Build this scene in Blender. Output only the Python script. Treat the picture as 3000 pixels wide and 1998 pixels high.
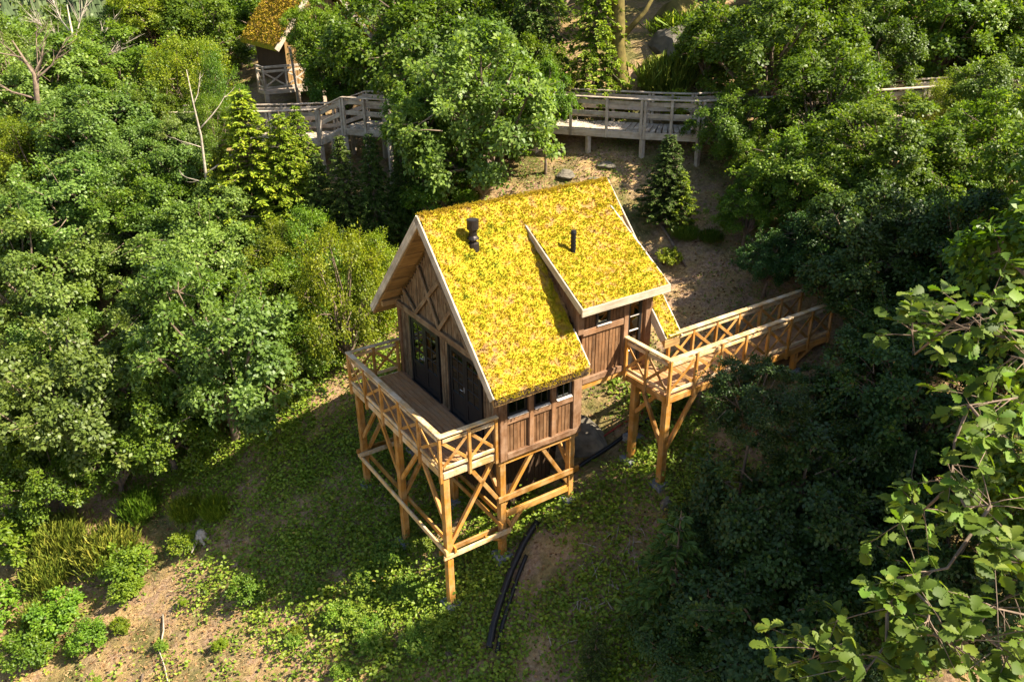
import bpy, math, random
import numpy as np
from mathutils import Matrix, Vector

for o in list(bpy.data.objects):
    bpy.data.objects.remove(o, do_unlink=True)
SC = bpy.context.scene
COL = SC.collection
R = math.radians

# ------------------------------------------------------------------ camera
cam_d = bpy.data.cameras.new('camera')
cam_d.sensor_width = 36.0
cam_d.lens = 36.0 * 2347.9 / 3000.0
cam_d.clip_start = 0.1
cam_d.clip_end = 3000
cam = bpy.data.objects.new('camera', cam_d)
COL.objects.link(cam)
_p, _y, _r = 0.4525, 0.9851, -0.0100
_fw = Vector((math.cos(_y) * math.cos(_p), math.sin(_y) * math.cos(_p), -math.sin(_p)))
_rt = Vector((math.sin(_y), -math.cos(_y), 0))
_up = _rt.cross(_fw)
_rt2 = _rt * math.cos(_r) + _up * math.sin(_r)
_up2 = -_rt * math.sin(_r) + _up * math.cos(_r)
_m = Matrix((_rt2, _up2, -_fw)).transposed().to_4x4()
_m.translation = Vector((-8.16, -12.866, 10.221))
cam.matrix_world = _m
SC.camera = cam

# ------------------------------------------------------------------ light
SUN_AZ, SUN_EL = R(-46), R(47)
sun_dir = Vector((math.cos(SUN_EL) * math.cos(SUN_AZ), math.cos(SUN_EL) * math.sin(SUN_AZ), math.sin(SUN_EL)))
world = bpy.data.worlds.new('World')
SC.world = world
world.use_nodes = True
wn = world.node_tree
wn.nodes.clear()
sky = wn.nodes.new('ShaderNodeTexSky')
sky.sky_type = 'NISHITA'
sky.sun_disc = False
sky.sun_elevation = SUN_EL
sky.sun_rotation = math.atan2(sun_dir.x, sun_dir.y)
sky.air_density = 1.0
sky.dust_density = 1.5
bg = wn.nodes.new('ShaderNodeBackground')
bg.inputs['Strength'].default_value = 0.072
wo = wn.nodes.new('ShaderNodeOutputWorld')
wn.links.new(sky.outputs[0], bg.inputs[0])
wn.links.new(bg.outputs[0], wo.inputs[0])
sl = bpy.data.lights.new('sun', 'SUN')
sl.energy = 5.0
sl.angle = R(0.53)
sl.color = (1.0, 0.90, 0.74)
so = bpy.data.objects.new('sun', sl)
COL.objects.link(so)
so.rotation_euler = sun_dir.to_track_quat('Z', 'Y').to_euler()
so.location = (20, -24, 40)
SC.view_settings.view_transform = 'Standard'
SC.view_settings.look = 'None'
SC.view_settings.exposure = 1.82
SC.view_settings.gamma = 1.0
SC.view_settings.use_curve_mapping = False
try:
    SC.cycles.max_bounces = 6
    SC.cycles.diffuse_bounces = 3
    SC.cycles.glossy_bounces = 2
    SC.cycles.transmission_bounces = 3
    SC.cycles.transparent_max_bounces = 4
    SC.cycles.use_denoising = True
    SC.cycles.use_adaptive_sampling = True
except Exception:
    pass

# ------------------------------------------------------------------ materials
def newmat(name):
    m = bpy.data.materials.new(name)
    m.use_nodes = True
    nt = m.node_tree
    nt.nodes.clear()
    return m, nt

def N(nt, t, **kw):
    n = nt.nodes.new(t)
    for k, v in kw.items():
        setattr(n, k, v)
    return n

def ramp(nt, stops, interp='LINEAR'):
    r = nt.nodes.new('ShaderNodeValToRGB')
    r.color_ramp.interpolation = interp
    els = r.color_ramp.elements
    while len(els) > 1:
        els.remove(els[-1])
    els[0].position = stops[0][0]
    els[0].color = (*stops[0][1], 1)
    for p, c in stops[1:]:
        e = els.new(p)
        e.color = (*c, 1)
    return r

def wood(name, c_dark, c_light, rough=0.65, weather=None, wamt=0.0, bump=0.25, tint=0.35):
    m, nt = newmat(name)
    L = nt.links.new
    tc = N(nt, 'ShaderNodeTexCoord')
    oi = N(nt, 'ShaderNodeObjectInfo')
    add = N(nt, 'ShaderNodeVectorMath', operation='MULTIPLY_ADD')
    cmb = N(nt, 'ShaderNodeCombineXYZ')
    for i in range(3):
        L(oi.outputs['Random'], cmb.inputs[i])
    add.inputs[1].default_value = (1, 1, 1)
    sc_ = N(nt, 'ShaderNodeVectorMath', operation='SCALE')
    sc_.inputs['Scale'].default_value = 37.0
    L(cmb.outputs[0], sc_.inputs[0])
    L(tc.outputs['Object'], add.inputs[0])
    L(sc_.outputs[0], add.inputs[2])
    mp = N(nt, 'ShaderNodeMapping')
    mp.inputs['Scale'].default_value = (1.6, 26, 26)
    L(add.outputs[0], mp.inputs[0])
    n1 = N(nt, 'ShaderNodeTexNoise')
    n1.inputs['Scale'].default_value = 1.0
    n1.inputs['Detail'].default_value = 5
    n1.inputs['Roughness'].default_value = 0.65
    L(mp.outputs[0], n1.inputs['Vector'])
    n2 = N(nt, 'ShaderNodeTexNoise')
    n2.inputs['Scale'].default_value = 2.3
    n2.inputs['Detail'].default_value = 3
    L(add.outputs[0], n2.inputs['Vector'])
    rp = ramp(nt, [(0.3, c_dark), (0.68, c_light)])
    L(n1.outputs['Fac'], rp.inputs[0])
    # blotchy wear + value shift per piece
    mr = N(nt, 'ShaderNodeMapRange')
    mr.inputs[1].default_value, mr.inputs[2].default_value = 0.3, 0.75
    mr.inputs[3].default_value, mr.inputs[4].default_value = 1.0 - tint, 1.0 + tint * 0.5
    L(n2.outputs['Fac'], mr.inputs[0])
    mr2 = N(nt, 'ShaderNodeMapRange')
    mr2.inputs[3].default_value, mr2.inputs[4].default_value = 1.0 - tint * 0.8, 1.0 + tint * 0.5
    L(oi.outputs['Random'], mr2.inputs[0])
    mul = N(nt, 'ShaderNodeMath', operation='MULTIPLY')
    L(mr.outputs[0], mul.inputs[0]); L(mr2.outputs[0], mul.inputs[1])
    vm = N(nt, 'ShaderNodeVectorMath', operation='SCALE')
    L(rp.outputs[0], vm.inputs[0]); L(mul.outputs[0], vm.inputs['Scale'])
    kv = N(nt, 'ShaderNodeTexVoronoi')
    kmp = N(nt, 'ShaderNodeMapping')
    kmp.inputs['Scale'].default_value = (2.2, 7, 7)
    L(add.outputs[0], kmp.inputs[0]); L(kmp.outputs[0], kv.inputs['Vector'])
    kr = N(nt, 'ShaderNodeMapRange')
    kr.inputs[1].default_value, kr.inputs[2].default_value = 0.07, 0.16
    kr.inputs[3].default_value = 0.45
    L(kv.outputs['Distance'], kr.inputs[0])
    vk = N(nt, 'ShaderNodeVectorMath', operation='SCALE')
    L(vm.outputs[0], vk.inputs[0]); L(kr.outputs[0], vk.inputs['Scale'])
    col = vk.outputs[0]
    if weather:
        n3 = N(nt, 'ShaderNodeTexNoise')
        n3.inputs['Scale'].default_value = 3.1
        n3.inputs['Detail'].default_value = 6
        n3.inputs['Roughness'].default_value = 0.7
        L(add.outputs[0], n3.inputs['Vector'])
        wr = N(nt, 'ShaderNodeMapRange')
        wr.inputs[1].default_value, wr.inputs[2].default_value = 0.42, 0.62
        wr.inputs[4].default_value = wamt
        L(n3.outputs['Fac'], wr.inputs[0])
        mx = N(nt, 'ShaderNodeMixRGB')
        mx.inputs[2].default_value = (*weather, 1)
        L(wr.outputs[0], mx.inputs[0]); L(col, mx.inputs[1])
        col = mx.outputs[0]
    b = N(nt, 'ShaderNodeBsdfPrincipled')
    b.inputs['Roughness'].default_value = rough
    b.inputs['Specular IOR Level'].default_value = 0.3
    L(col, b.inputs['Base Color'])
    bp = N(nt, 'ShaderNodeBump')
    bp.inputs['Strength'].default_value = bump
    bp.inputs['Distance'].default_value = 0.01
    L(n1.outputs['Fac'], bp.inputs['Height'])
    L(bp.outputs[0], b.inputs['Normal'])
    o = N(nt, 'ShaderNodeOutputMaterial')
    L(b.outputs[0], o.inputs[0])
    return m

def plain(name, c, rough=0.7, metal=0.0, nscale=6.0, var=0.25, spec=0.3, bump=0.15):
    m, nt = newmat(name)
    L = nt.links.new
    tc = N(nt, 'ShaderNodeTexCoord')
    n = N(nt, 'ShaderNodeTexNoise')
    n.inputs['Scale'].default_value = nscale
    n.inputs['Detail'].default_value = 6
    L(tc.outputs['Object'], n.inputs['Vector'])
    rp = ramp(nt, [(0.25, tuple(x * (1 - var) for x in c)), (0.75, tuple(min(1, x * (1 + var)) for x in c))])
    L(n.outputs['Fac'], rp.inputs[0])
    b = N(nt, 'ShaderNodeBsdfPrincipled')
    b.inputs['Roughness'].default_value = rough
    b.inputs['Metallic'].default_value = metal
    b.inputs['Specular IOR Level'].default_value = spec
    L(rp.outputs[0], b.inputs['Base Color'])
    bp = N(nt, 'ShaderNodeBump')
    bp.inputs['Strength'].default_value = bump
    bp.inputs['Distance'].default_value = 0.02
    L(n.outputs['Fac'], bp.inputs['Height'])
    L(bp.outputs[0], b.inputs['Normal'])
    o = N(nt, 'ShaderNodeOutputMaterial')
    L(b.outputs[0], o.inputs[0])
    return m

def leafmat(name, stops, trans=0.40, rough=0.48, spec=0.32, objvar=0.22, huevar=0.014):
    m, nt = newmat(name)
    L = nt.links.new
    at = N(nt, 'ShaderNodeAttribute')
    at.attribute_name = 'v'
    oi = N(nt, 'ShaderNodeObjectInfo')
    rp = ramp(nt, stops)
    L(at.outputs['Fac'], rp.inputs[0])
    hs = N(nt, 'ShaderNodeHueSaturation')
    mh = N(nt, 'ShaderNodeMapRange')
    mh.inputs[3].default_value, mh.inputs[4].default_value = 0.5 - huevar, 0.5 + huevar
    mv = N(nt, 'ShaderNodeMapRange')
    mv.inputs[3].default_value, mv.inputs[4].default_value = 1 - objvar, 1 + objvar
    L(oi.outputs['Random'], mh.inputs[0])
    fr = N(nt, 'ShaderNodeMath', operation='FRACT')
    ml = N(nt, 'ShaderNodeMath', operation='MULTIPLY')
    ml.inputs[1].default_value = 7.31
    L(oi.outputs['Random'], ml.inputs[0]); L(ml.outputs[0], fr.inputs[0]); L(fr.outputs[0], mv.inputs[0])
    L(mh.outputs[0], hs.inputs['Hue']); L(mv.outputs[0], hs.inputs['Value'])
    L(rp.outputs[0], hs.inputs['Color'])
    b = N(nt, 'ShaderNodeBsdfPrincipled')
    b.inputs['Roughness'].default_value = rough
    b.inputs['Specular IOR Level'].default_value = spec
    L(hs.outputs[0], b.inputs['Base Color'])
    t = N(nt, 'ShaderNodeBsdfTranslucent')
    g = N(nt, 'ShaderNodeMixRGB', blend_type='MULTIPLY')
    g.inputs[0].default_value = 1.0
    g.inputs[2].default_value = (1.35, 1.45, 0.4, 1)
    L(hs.outputs[0], g.inputs[1]); L(g.outputs[0], t.inputs['Color'])
    mx = N(nt, 'ShaderNodeMixShader')
    mx.inputs[0].default_value = trans
    L(b.outputs[0], mx.inputs[1]); L(t.outputs[0], mx.inputs[2])
    o = N(nt, 'ShaderNodeOutputMaterial')
    L(mx.outputs[0], o.inputs[0])
    return m

M = {}
M['honey'] = wood('honey_stained_pine', (0.30, 0.118, 0.015), (0.53, 0.25, 0.040), rough=0.6, weather=(0.46, 0.33, 0.17), wamt=0.4, tint=0.42)
M['rail'] = wood('weathered_sunlit_rail_pine', (0.42, 0.23, 0.075), (0.66, 0.43, 0.18), rough=0.6, weather=(0.66, 0.57, 0.42), wamt=0.6)  # weathered pine, its colour also lightened for the sun glare on the rails
M['deck'] = wood('deck_pine', (0.29, 0.135, 0.05), (0.48, 0.25, 0.10), rough=0.6, weather=(0.40, 0.30, 0.2), wamt=0.3, tint=0.22)
M['brown'] = wood('brown_stained_plank', (0.085, 0.037, 0.014), (0.235, 0.115, 0.046), rough=0.7, weather=(0.32, 0.19, 0.10), wamt=0.3)
M['brown_beam'] = wood('brown_stained_beam', (0.12, 0.055, 0.023), (0.28, 0.145, 0.068), rough=0.7, weather=(0.38, 0.25, 0.16), wamt=0.4)
M['gable'] = wood('weathered_gable_plank', (0.065, 0.034, 0.014), (0.185, 0.112, 0.052), rough=0.75, weather=(0.28, 0.21, 0.12), wamt=0.5)
M['darkplank'] = wood('dark_shed_plank', (0.03, 0.018, 0.010), (0.085, 0.05, 0.026), rough=0.8)
M['barge'] = wood('silvered_barge_board', (0.34, 0.27, 0.18), (0.62, 0.55, 0.43), rough=0.75, weather=(0.26, 0.20, 0.13), wamt=0.45)
M['grey'] = wood('grey_boardwalk_timber', (0.28, 0.205, 0.14), (0.52, 0.42, 0.31), rough=0.8, weather=(0.56, 0.49, 0.40), wamt=0.5)
M['soffit'] = wood('soffit_board', (0.20, 0.11, 0.04), (0.40, 0.25, 0.09), rough=0.7)
M['black'] = plain('black_painted_frame', (0.012, 0.012, 0.013), rough=0.35, var=0.3, spec=0.4)
M['pipe'] = plain('black_plastic', (0.011, 0.011, 0.012), rough=0.45, var=0.3, nscale=20)
M['flue'] = plain('dark_flue_metal', (0.035, 0.028, 0.024), rough=0.4, metal=0.5, nscale=12)
M['zinc'] = plain('zinc_pipe', (0.45, 0.45, 0.44), rough=0.35, metal=0.8, nscale=12)
M['sillmetal'] = plain('pale_sill', (0.55, 0.50, 0.44), rough=0.5, var=0.2)
M['concrete'] = plain('concrete_block', (0.20, 0.205, 0.215), rough=0.9, nscale=18, var=0.35, bump=0.4)
M['rock'] = plain('pale_rock', (0.125, 0.108, 0.08), rough=0.95, nscale=3.5, var=0.6, bump=1.0)
M['bark'] = plain('bark', (0.16, 0.115, 0.08), rough=0.9, nscale=9, var=0.5, bump=0.8)
M['mossbark'] = plain('mossy_bark', (0.13, 0.10, 0.025), rough=0.95, nscale=5, var=0.5, bump=0.8)
M['deadwood'] = plain('bleached_deadwood', (0.33, 0.28, 0.215), rough=0.85, nscale=9, var=0.35, bump=0.4)
M['redhose'] = plain('red_hose', (0.25, 0.03, 0.02), rough=0.5)
def glassmat():
    m, nt = newmat('window_glass')
    b = N(nt, 'ShaderNodeBsdfPrincipled')
    b.inputs['Base Color'].default_value = (0.20, 0.22, 0.20, 1)
    b.inputs['Metallic'].default_value = 1.0
    b.inputs['Roughness'].default_value = 0.03
    b.inputs['IOR'].default_value = 2.3
    b.inputs['Specular IOR Level'].default_value = 0.6
    o = N(nt, 'ShaderNodeOutputMaterial')
    nt.links.new(b.outputs[0], o.inputs[0])
    return m
M['glass'] = glassmat()
# foliage
M['oak'] = leafmat('oak_leaf', [(0.0, (0.048, 0.092, 0.008)), (0.45, (0.102, 0.165, 0.012)), (0.85, (0.165, 0.222, 0.018)), (1.0, (0.24, 0.26, 0.02))])
M['oakgrey'] = leafmat('greyish_oak_leaf', [(0.0, (0.062, 0.110, 0.016)), (0.5, (0.138, 0.205, 0.034)), (1.0, (0.225, 0.285, 0.06))], spec=0.4)
M['young'] = leafmat('yellow_green_leaf', [(0.0, (0.085, 0.135, 0.008)), (0.5, (0.18, 0.235, 0.012)), (1.0, (0.30, 0.31, 0.016))], trans=0.42)
M['fresh'] = leafmat('fresh_green_leaf', [(0.0, (0.055, 0.105, 0.009)), (0.5, (0.115, 0.19, 0.013)), (1.0, (0.20, 0.265, 0.022))], trans=0.4)
M['shadeoak'] = leafmat('shade_darkened_oak_leaf', [(0.0, (0.024, 0.052, 0.009)), (0.5, (0.045, 0.088, 0.013)), (0.985, (0.075, 0.125, 0.018)), (1.0, (0.3, 0.12, 0.02))], trans=0.22)  # same oak leaf, darkened: the shade of taller trees is in its colour
M['spruce'] = leafmat('spruce_needle', [(0.0, (0.03, 0.055, 0.010)), (0.6, (0.06, 0.10, 0.014)), (1.0, (0.11, 0.15, 0.02))], trans=0.15, rough=0.6, spec=0.25)
M['lime'] = leafmat('lime_spruce_needle', [(0.0, (0.09, 0.145, 0.010)), (0.6, (0.165, 0.235, 0.013)), (1.0, (0.30, 0.32, 0.018))], trans=0.25, rough=0.6, spec=0.25)
M['broom'] = leafmat('broom_stem', [(0.0, (0.07, 0.11, 0.012)), (0.5, (0.16, 0.195, 0.018)), (1.0, (0.27, 0.26, 0.035))], trans=0.2, rough=0.6)
M['herb'] = leafmat('bramble_leaf', [(0.0, (0.07, 0.125, 0.010)), (0.5, (0.135, 0.215, 0.018)), (0.9, (0.22, 0.275, 0.030)), (1.0, (0.30, 0.24, 0.05))], trans=0.3)
M['straw'] = leafmat('dry_grass_blade', [(0.0, (0.22, 0.13, 0.06)), (0.5, (0.42, 0.28, 0.13)), (1.0, (0.58, 0.43, 0.22))], trans=0.2, rough=0.8, spec=0.15)
M['far'] = leafmat('hazy_far_conifer', [(0.0, (0.06, 0.085, 0.035)), (0.6, (0.10, 0.13, 0.055)), (1.0, (0.15, 0.17, 0.075))], trans=0.1, rough=0.8, spec=0.1)  # haze of distance is mixed into this paler needle colour
M['litter'] = leafmat('fallen_leaf', [(0.0, (0.06, 0.032, 0.015)), (0.5, (0.17, 0.095, 0.04)), (1.0, (0.34, 0.21, 0.09))], trans=0.1, rough=0.8, spec=0.15)
M['bigleaf'] = leafmat('lobed_oak_leaf', [(0.0, (0.05, 0.10, 0.010)), (0.5, (0.105, 0.175, 0.018)), (1.0, (0.19, 0.255, 0.032))], trans=0.36, rough=0.55, spec=0.2, objvar=0.35)

def sedum_mat():
    m, nt = newmat('yellow_sedum')
    L = nt.links.new
    tc = N(nt, 'ShaderNodeTexCoord')
    at = N(nt, 'ShaderNodeAttribute'); at.attribute_name = 'v'
    n = N(nt, 'ShaderNodeTexNoise'); n.inputs['Scale'].default_value = 5.0; n.inputs['Detail'].default_value = 7; n.inputs['Roughness'].default_value = 0.7
    L(tc.outputs['Object'], n.inputs['Vector'])
    a = N(nt, 'ShaderNodeMath', operation='MULTIPLY_ADD'); a.inputs[1].default_value = 0.30; 
    sb = N(nt, 'ShaderNodeMath', operation='SUBTRACT'); sb.inputs[1].default_value = 0.15
    L(n.outputs['Fac'], sb.inputs[0])
    L(at.outputs['Fac'], a.inputs[0]); L(sb.outputs[0], a.inputs[2])
    rp = ramp(nt, [(0.20, (0.13, 0.16, 0.010)), (0.33, (0.27, 0.25, 0.009)), (0.48, (0.395, 0.298, 0.010)), (0.62, (0.40, 0.265, 0.02)), (0.76, (0.33, 0.195, 0.055)), (0.92, (0.19, 0.105, 0.048))])
    L(a.outputs[0], rp.inputs[0])
    b = N(nt, 'ShaderNodeBsdfPrincipled'); b.inputs['Roughness'].default_value = 0.75; b.inputs['Specular IOR Level'].default_value = 0.15
    L(rp.outputs[0], b.inputs['Base Color'])
    t = N(nt, 'ShaderNodeBsdfTranslucent'); L(rp.outputs[0], t.inputs['Color'])
    mx = N(nt, 'ShaderNodeMixShader'); mx.inputs[0].default_value = 0.18
    L(b.outputs[0], mx.inputs[1]); L(t.outputs[0], mx.inputs[2])
    o = N(nt, 'ShaderNodeOutputMaterial'); L(mx.outputs[0], o.inputs[0])
    return m
M['sedum'] = sedum_mat()

def ground_mat():
    m, nt = newmat('hillside_soil')
    L = nt.links.new
    tc = N(nt, 'ShaderNodeTexCoord')
    def noise(s, d=6, r=0.6):
        n = N(nt, 'ShaderNodeTexNoise'); n.inputs['Scale'].default_value = s; n.inputs['Detail'].default_value = d; n.inputs['Roughness'].default_value = r
        L(tc.outputs['Object'], n.inputs['Vector'])
        return n
    fine = noise(9, 8, 0.75)
    big = noise(0.55, 5, 0.6)
    mid = noise(2.1, 6, 0.65)
    soil = ramp(nt, [(0.28, (0.12, 0.072, 0.040)), (0.5, (0.29, 0.185, 0.112)), (0.72, (0.46, 0.325, 0.21))])
    L(fine.outputs['Fac'], soil.inputs[0])
    straw = ramp(nt, [(0.3, (0.21, 0.128, 0.052)), (0.7, (0.48, 0.335, 0.15))])
    L(fine.outputs['Fac'], straw.inputs[0])
    green = ramp(nt, [(0.3, (0.035, 0.055, 0.012)), (0.7, (0.12, 0.125, 0.028))])
    L(fine.outputs['Fac'], green.inputs[0])
    f1 = N(nt, 'ShaderNodeMapRange'); f1.inputs[1].default_value, f1.inputs[2].default_value = 0.42, 0.58
    L(mid.outputs['Fac'], f1.inputs[0])
    m1 = N(nt, 'ShaderNodeMixRGB'); L(f1.outputs[0], m1.inputs[0]); L(soil.outputs[0], m1.inputs[1]); L(straw.outputs[0], m1.inputs[2])
    f2 = N(nt, 'ShaderNodeMapRange'); f2.inputs[1].default_value, f2.inputs[2].default_value = 0.47, 0.62; f2.inputs[4].default_value = 0.8
    L(big.outputs['Fac'], f2.inputs[0])
    m2 = N(nt, 'ShaderNodeMixRGB'); L(f2.outputs[0], m2.inputs[0]); L(m1.outputs[0], m2.inputs[1]); L(green.outputs[0], m2.inputs[2])
    b = N(nt, 'ShaderNodeBsdfPrincipled'); b.inputs['Roughness'].default_value = 0.95; b.inputs['Specular IOR Level'].default_value = 0.1
    L(m2.outputs[0], b.inputs['Base Color'])
    bp = N(nt, 'ShaderNodeBump'); bp.inputs['Strength'].default_value = 0.9; bp.inputs['Distance'].default_value = 0.08
    L(fine.outputs['Fac'], bp.inputs['Height']); L(bp.outputs[0], b.inputs['Normal'])
    o = N(nt, 'ShaderNodeOutputMaterial'); L(b.outputs[0], o.inputs[0])
    return m
M['ground'] = ground_mat()

# ------------------------------------------------------------------ object helpers
BASE = {}
def reg(o, base):
    BASE[o.name] = Vector(base)
    return o

def thing(name, label, cat, base=(0, 0, 0), group=None):
    o = bpy.data.objects.new(name, None)
    o.empty_display_size = 0.2
    o.location = base
    COL.objects.link(o)
    o['label'] = label
    o['category'] = cat
    if group:
        o['group'] = group
    return reg(o, base)

def tag(o, label, cat, group=None):
    o['label'] = label
    o['category'] = cat
    if group:
        o['group'] = group
    return o

def mesh(name, verts, faces, mat, smooth=False):
    me = bpy.data.meshes.new(name)
    me.from_pydata([tuple(v) for v in verts], [], [tuple(f) for f in faces])
    me.materials.append(mat)
    if smooth:
        me.polygons.foreach_set('use_smooth', [True] * len(me.polygons))
    me.update()
    return me

def npmesh(name, V, F, mat, v=None, smooth=False):
    """V (n,3), F (m,k) uniform polygons; v per-vertex float attribute"""
    V = np.asarray(V, np.float32); F = np.asarray(F, np.int32)
    me = bpy.data.meshes.new(name)
    k = F.shape[1]
    me.vertices.add(len(V)); me.vertices.foreach_set('co', V.ravel())
    me.loops.add(F.size); me.loops.foreach_set('vertex_index', F.ravel())
    me.polygons.add(len(F)); me.polygons.foreach_set('loop_start', np.arange(0, F.size, k, dtype=np.int32))
    try:
        me.polygons.foreach_set('loop_total', np.full(len(F), k, np.int32))
    except Exception:
        pass
    if smooth:
        me.polygons.foreach_set('use_smooth', np.ones(len(F), bool))
    if v is not None:
        a = me.attributes.new('v', 'FLOAT', 'POINT')
        a.data.foreach_set('value', np.asarray(v, np.float32))
    me.materials.append(mat)
    me.update(calc_edges=True)
    return me

def put(name, me, parent=None, loc=None, base=None):
    """object for mesh data whose coordinates are relative to its parent's base"""
    o = bpy.data.objects.new(name, me)
    COL.objects.link(o)
    if parent is not None:
        o.parent = parent
        BASE[o.name] = BASE[parent.name]
    else:
        BASE[o.name] = Vector(base if base is not None else (0, 0, 0))
        o.location = BASE[o.name]
    if loc is not None:
        o.location = loc
    return o

_bm_cache = {}
def beam_mesh(L, w, h, mat, ch):
    key = (round(L, 3), round(w, 3), round(h, 3), mat.name)
    if key in _bm_cache:
        return _bm_cache[key]
    c = min(ch, w * 0.25, h * 0.25)
    sec = [(-w/2 + c, -h/2), (w/2 - c, -h/2), (w/2, -h/2 + c), (w/2, h/2 - c), (w/2 - c, h/2), (-w/2 + c, h/2), (-w/2, h/2 - c), (-w/2, -h/2 + c)]
    V = [(-L/2, y, z) for y, z in sec] + [(L/2, y, z) for y, z in sec]
    F = [(i, 8 + i, 8 + (i + 1) % 8, (i + 1) % 8)[::-1] for i in range(8)]
    F = [(i, (i + 1) % 8, 8 + (i + 1) % 8, 8 + i) for i in range(8)]
    F += [tuple(range(7, -1, -1)), tuple(range(8, 16))]
    me = mesh('beam', V, F, mat)
    _bm_cache[key] = me
    return me

def beam(name, p0, p1, w, h, mat, parent, up=(0, 0, 1), ch=0.008):
    """squared timber from p0 to p1 (world), w across, h along 'up'"""
    p0 = Vector(p0); p1 = Vector(p1)
    d = p1 - p0
    L = d.length
    X = d / L
    Z = Vector(up)
    Z = Z - X * Z.dot(X)
    if Z.length < 1e-4:
        Z = Vector((1, 0, 0)) - X * X.x
    Z.normalize()
    Y = Z.cross(X)
    m = Matrix((X, Y, Z)).transposed().to_4x4()
    m.translation = (p0 + p1) / 2 - (BASE[parent.name] if parent is not None else Vector((0, 0, 0)))
    me = beam_mesh(L, w, h, mat, ch)
    o = bpy.data.objects.new(name, me)
    COL.objects.link(o)
    if parent is not None:
        o.parent = parent
        BASE[o.name] = BASE[parent.name]
    o.matrix_local = m
    return o

def box_part(name, lo, hi, mat, parent):
    """axis-aligned timber / panel given by its corners in world"""
    lo = Vector(lo); hi = Vector(hi)
    d = hi - lo
    ax = max(range(3), key=lambda i: d[i])
    c = (lo + hi) / 2
    p0 = c.copy(); p1 = c.copy()
    p0[ax] = lo[ax]; p1[ax] = hi[ax]
    if ax == 2:
        return beam(name, p0, p1, d.x, d.y, mat, parent, up=(0, 1, 0)) if True else None
    if ax == 0:
        return beam(name, p0, p1, d.y, d.z, mat, parent)
    return beam(name, p0, p1, d.x, d.z, mat, parent)

class MB:
    def __init__(s):
        s.v = []; s.f = []
    def tube(s, pts, rad, n=6, cap=True):
        pts = [Vector(p) for p in pts]
        b0 = len(s.v)
        ref = Vector((0.31, 0.17, 0.93))
        for i, p in enumerate(pts):
            t = (pts[min(i + 1, len(pts) - 1)] - pts[max(i - 1, 0)])
            if t.length < 1e-6:
                t = Vector((0, 0, 1))
            t.normalize()
            a = t.cross(ref)
            if a.length < 1e-3:
                a = t.cross(Vector((1, 0, 0)))
            a.normalize()
            b = t.cross(a)
            r = rad[i] if hasattr(rad, '__len__') else rad
            for k in range(n):
                an = 2 * math.pi * k / n
                s.v.append(p + a * (math.cos(an) * r) + b * (math.sin(an) * r))
        for i in range(len(pts) - 1):
            for k in range(n):
                k2 = (k + 1) % n
                s.f.append((b0 + i*n + k, b0 + i*n + k2, b0 + (i+1)*n + k2, b0 + (i+1)*n + k))
        if cap:
            s.f.append(tuple(b0 + k for k in range(n - 1, -1, -1)))
            e = b0 + (len(pts) - 1) * n
            s.f.append(tuple(e + k for k in range(n)))
    def box(s, lo, hi):
        b = len(s.v)
        for z in (lo[2], hi[2]):
            for x, y in ((lo[0], lo[1]), (hi[0], lo[1]), (hi[0], hi[1]), (lo[0], hi[1])):
                s.v.append(Vector((x, y, z)))
        s.f += [tuple(b + i for i in q) for q in ((3, 2, 1, 0), (4, 5, 6, 7), (0, 1, 5, 4), (1, 2, 6, 5), (2, 3, 7, 6), (3, 0, 4, 7))]
    def prism(s, poly, axis, a, b):
        """polygon in the plane normal to axis (0:x -> (y,z)), extruded a..b"""
        n = len(poly); b0 = len(s.v)
        for t in (a, b):
            for p in poly:
                if axis == 0: s.v.append(Vector((t, p[0], p[1])))
                elif axis == 1: s.v.append(Vector((p[0], t, p[1])))
                else: s.v.append(Vector((p[0], p[1], t)))
        s.f.append(tuple(b0 + i for i in range(n)))
        s.f.append(tuple(b0 + n + i for i in range(n - 1, -1, -1)))
        for i in range(n):
            j = (i + 1) % n
            s.f.append((b0 + j, b0 + i, b0 + n + i, b0 + n + j))
    def build(s, name, mat, parent=None, smooth=False, base=None):
        b = BASE[parent.name] if parent is not None else Vector(base if base is not None else (0, 0, 0))
        me = mesh(name, [v - b for v in s.v], s.f, mat, smooth)
        return put(name, me, parent, base=base)

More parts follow.
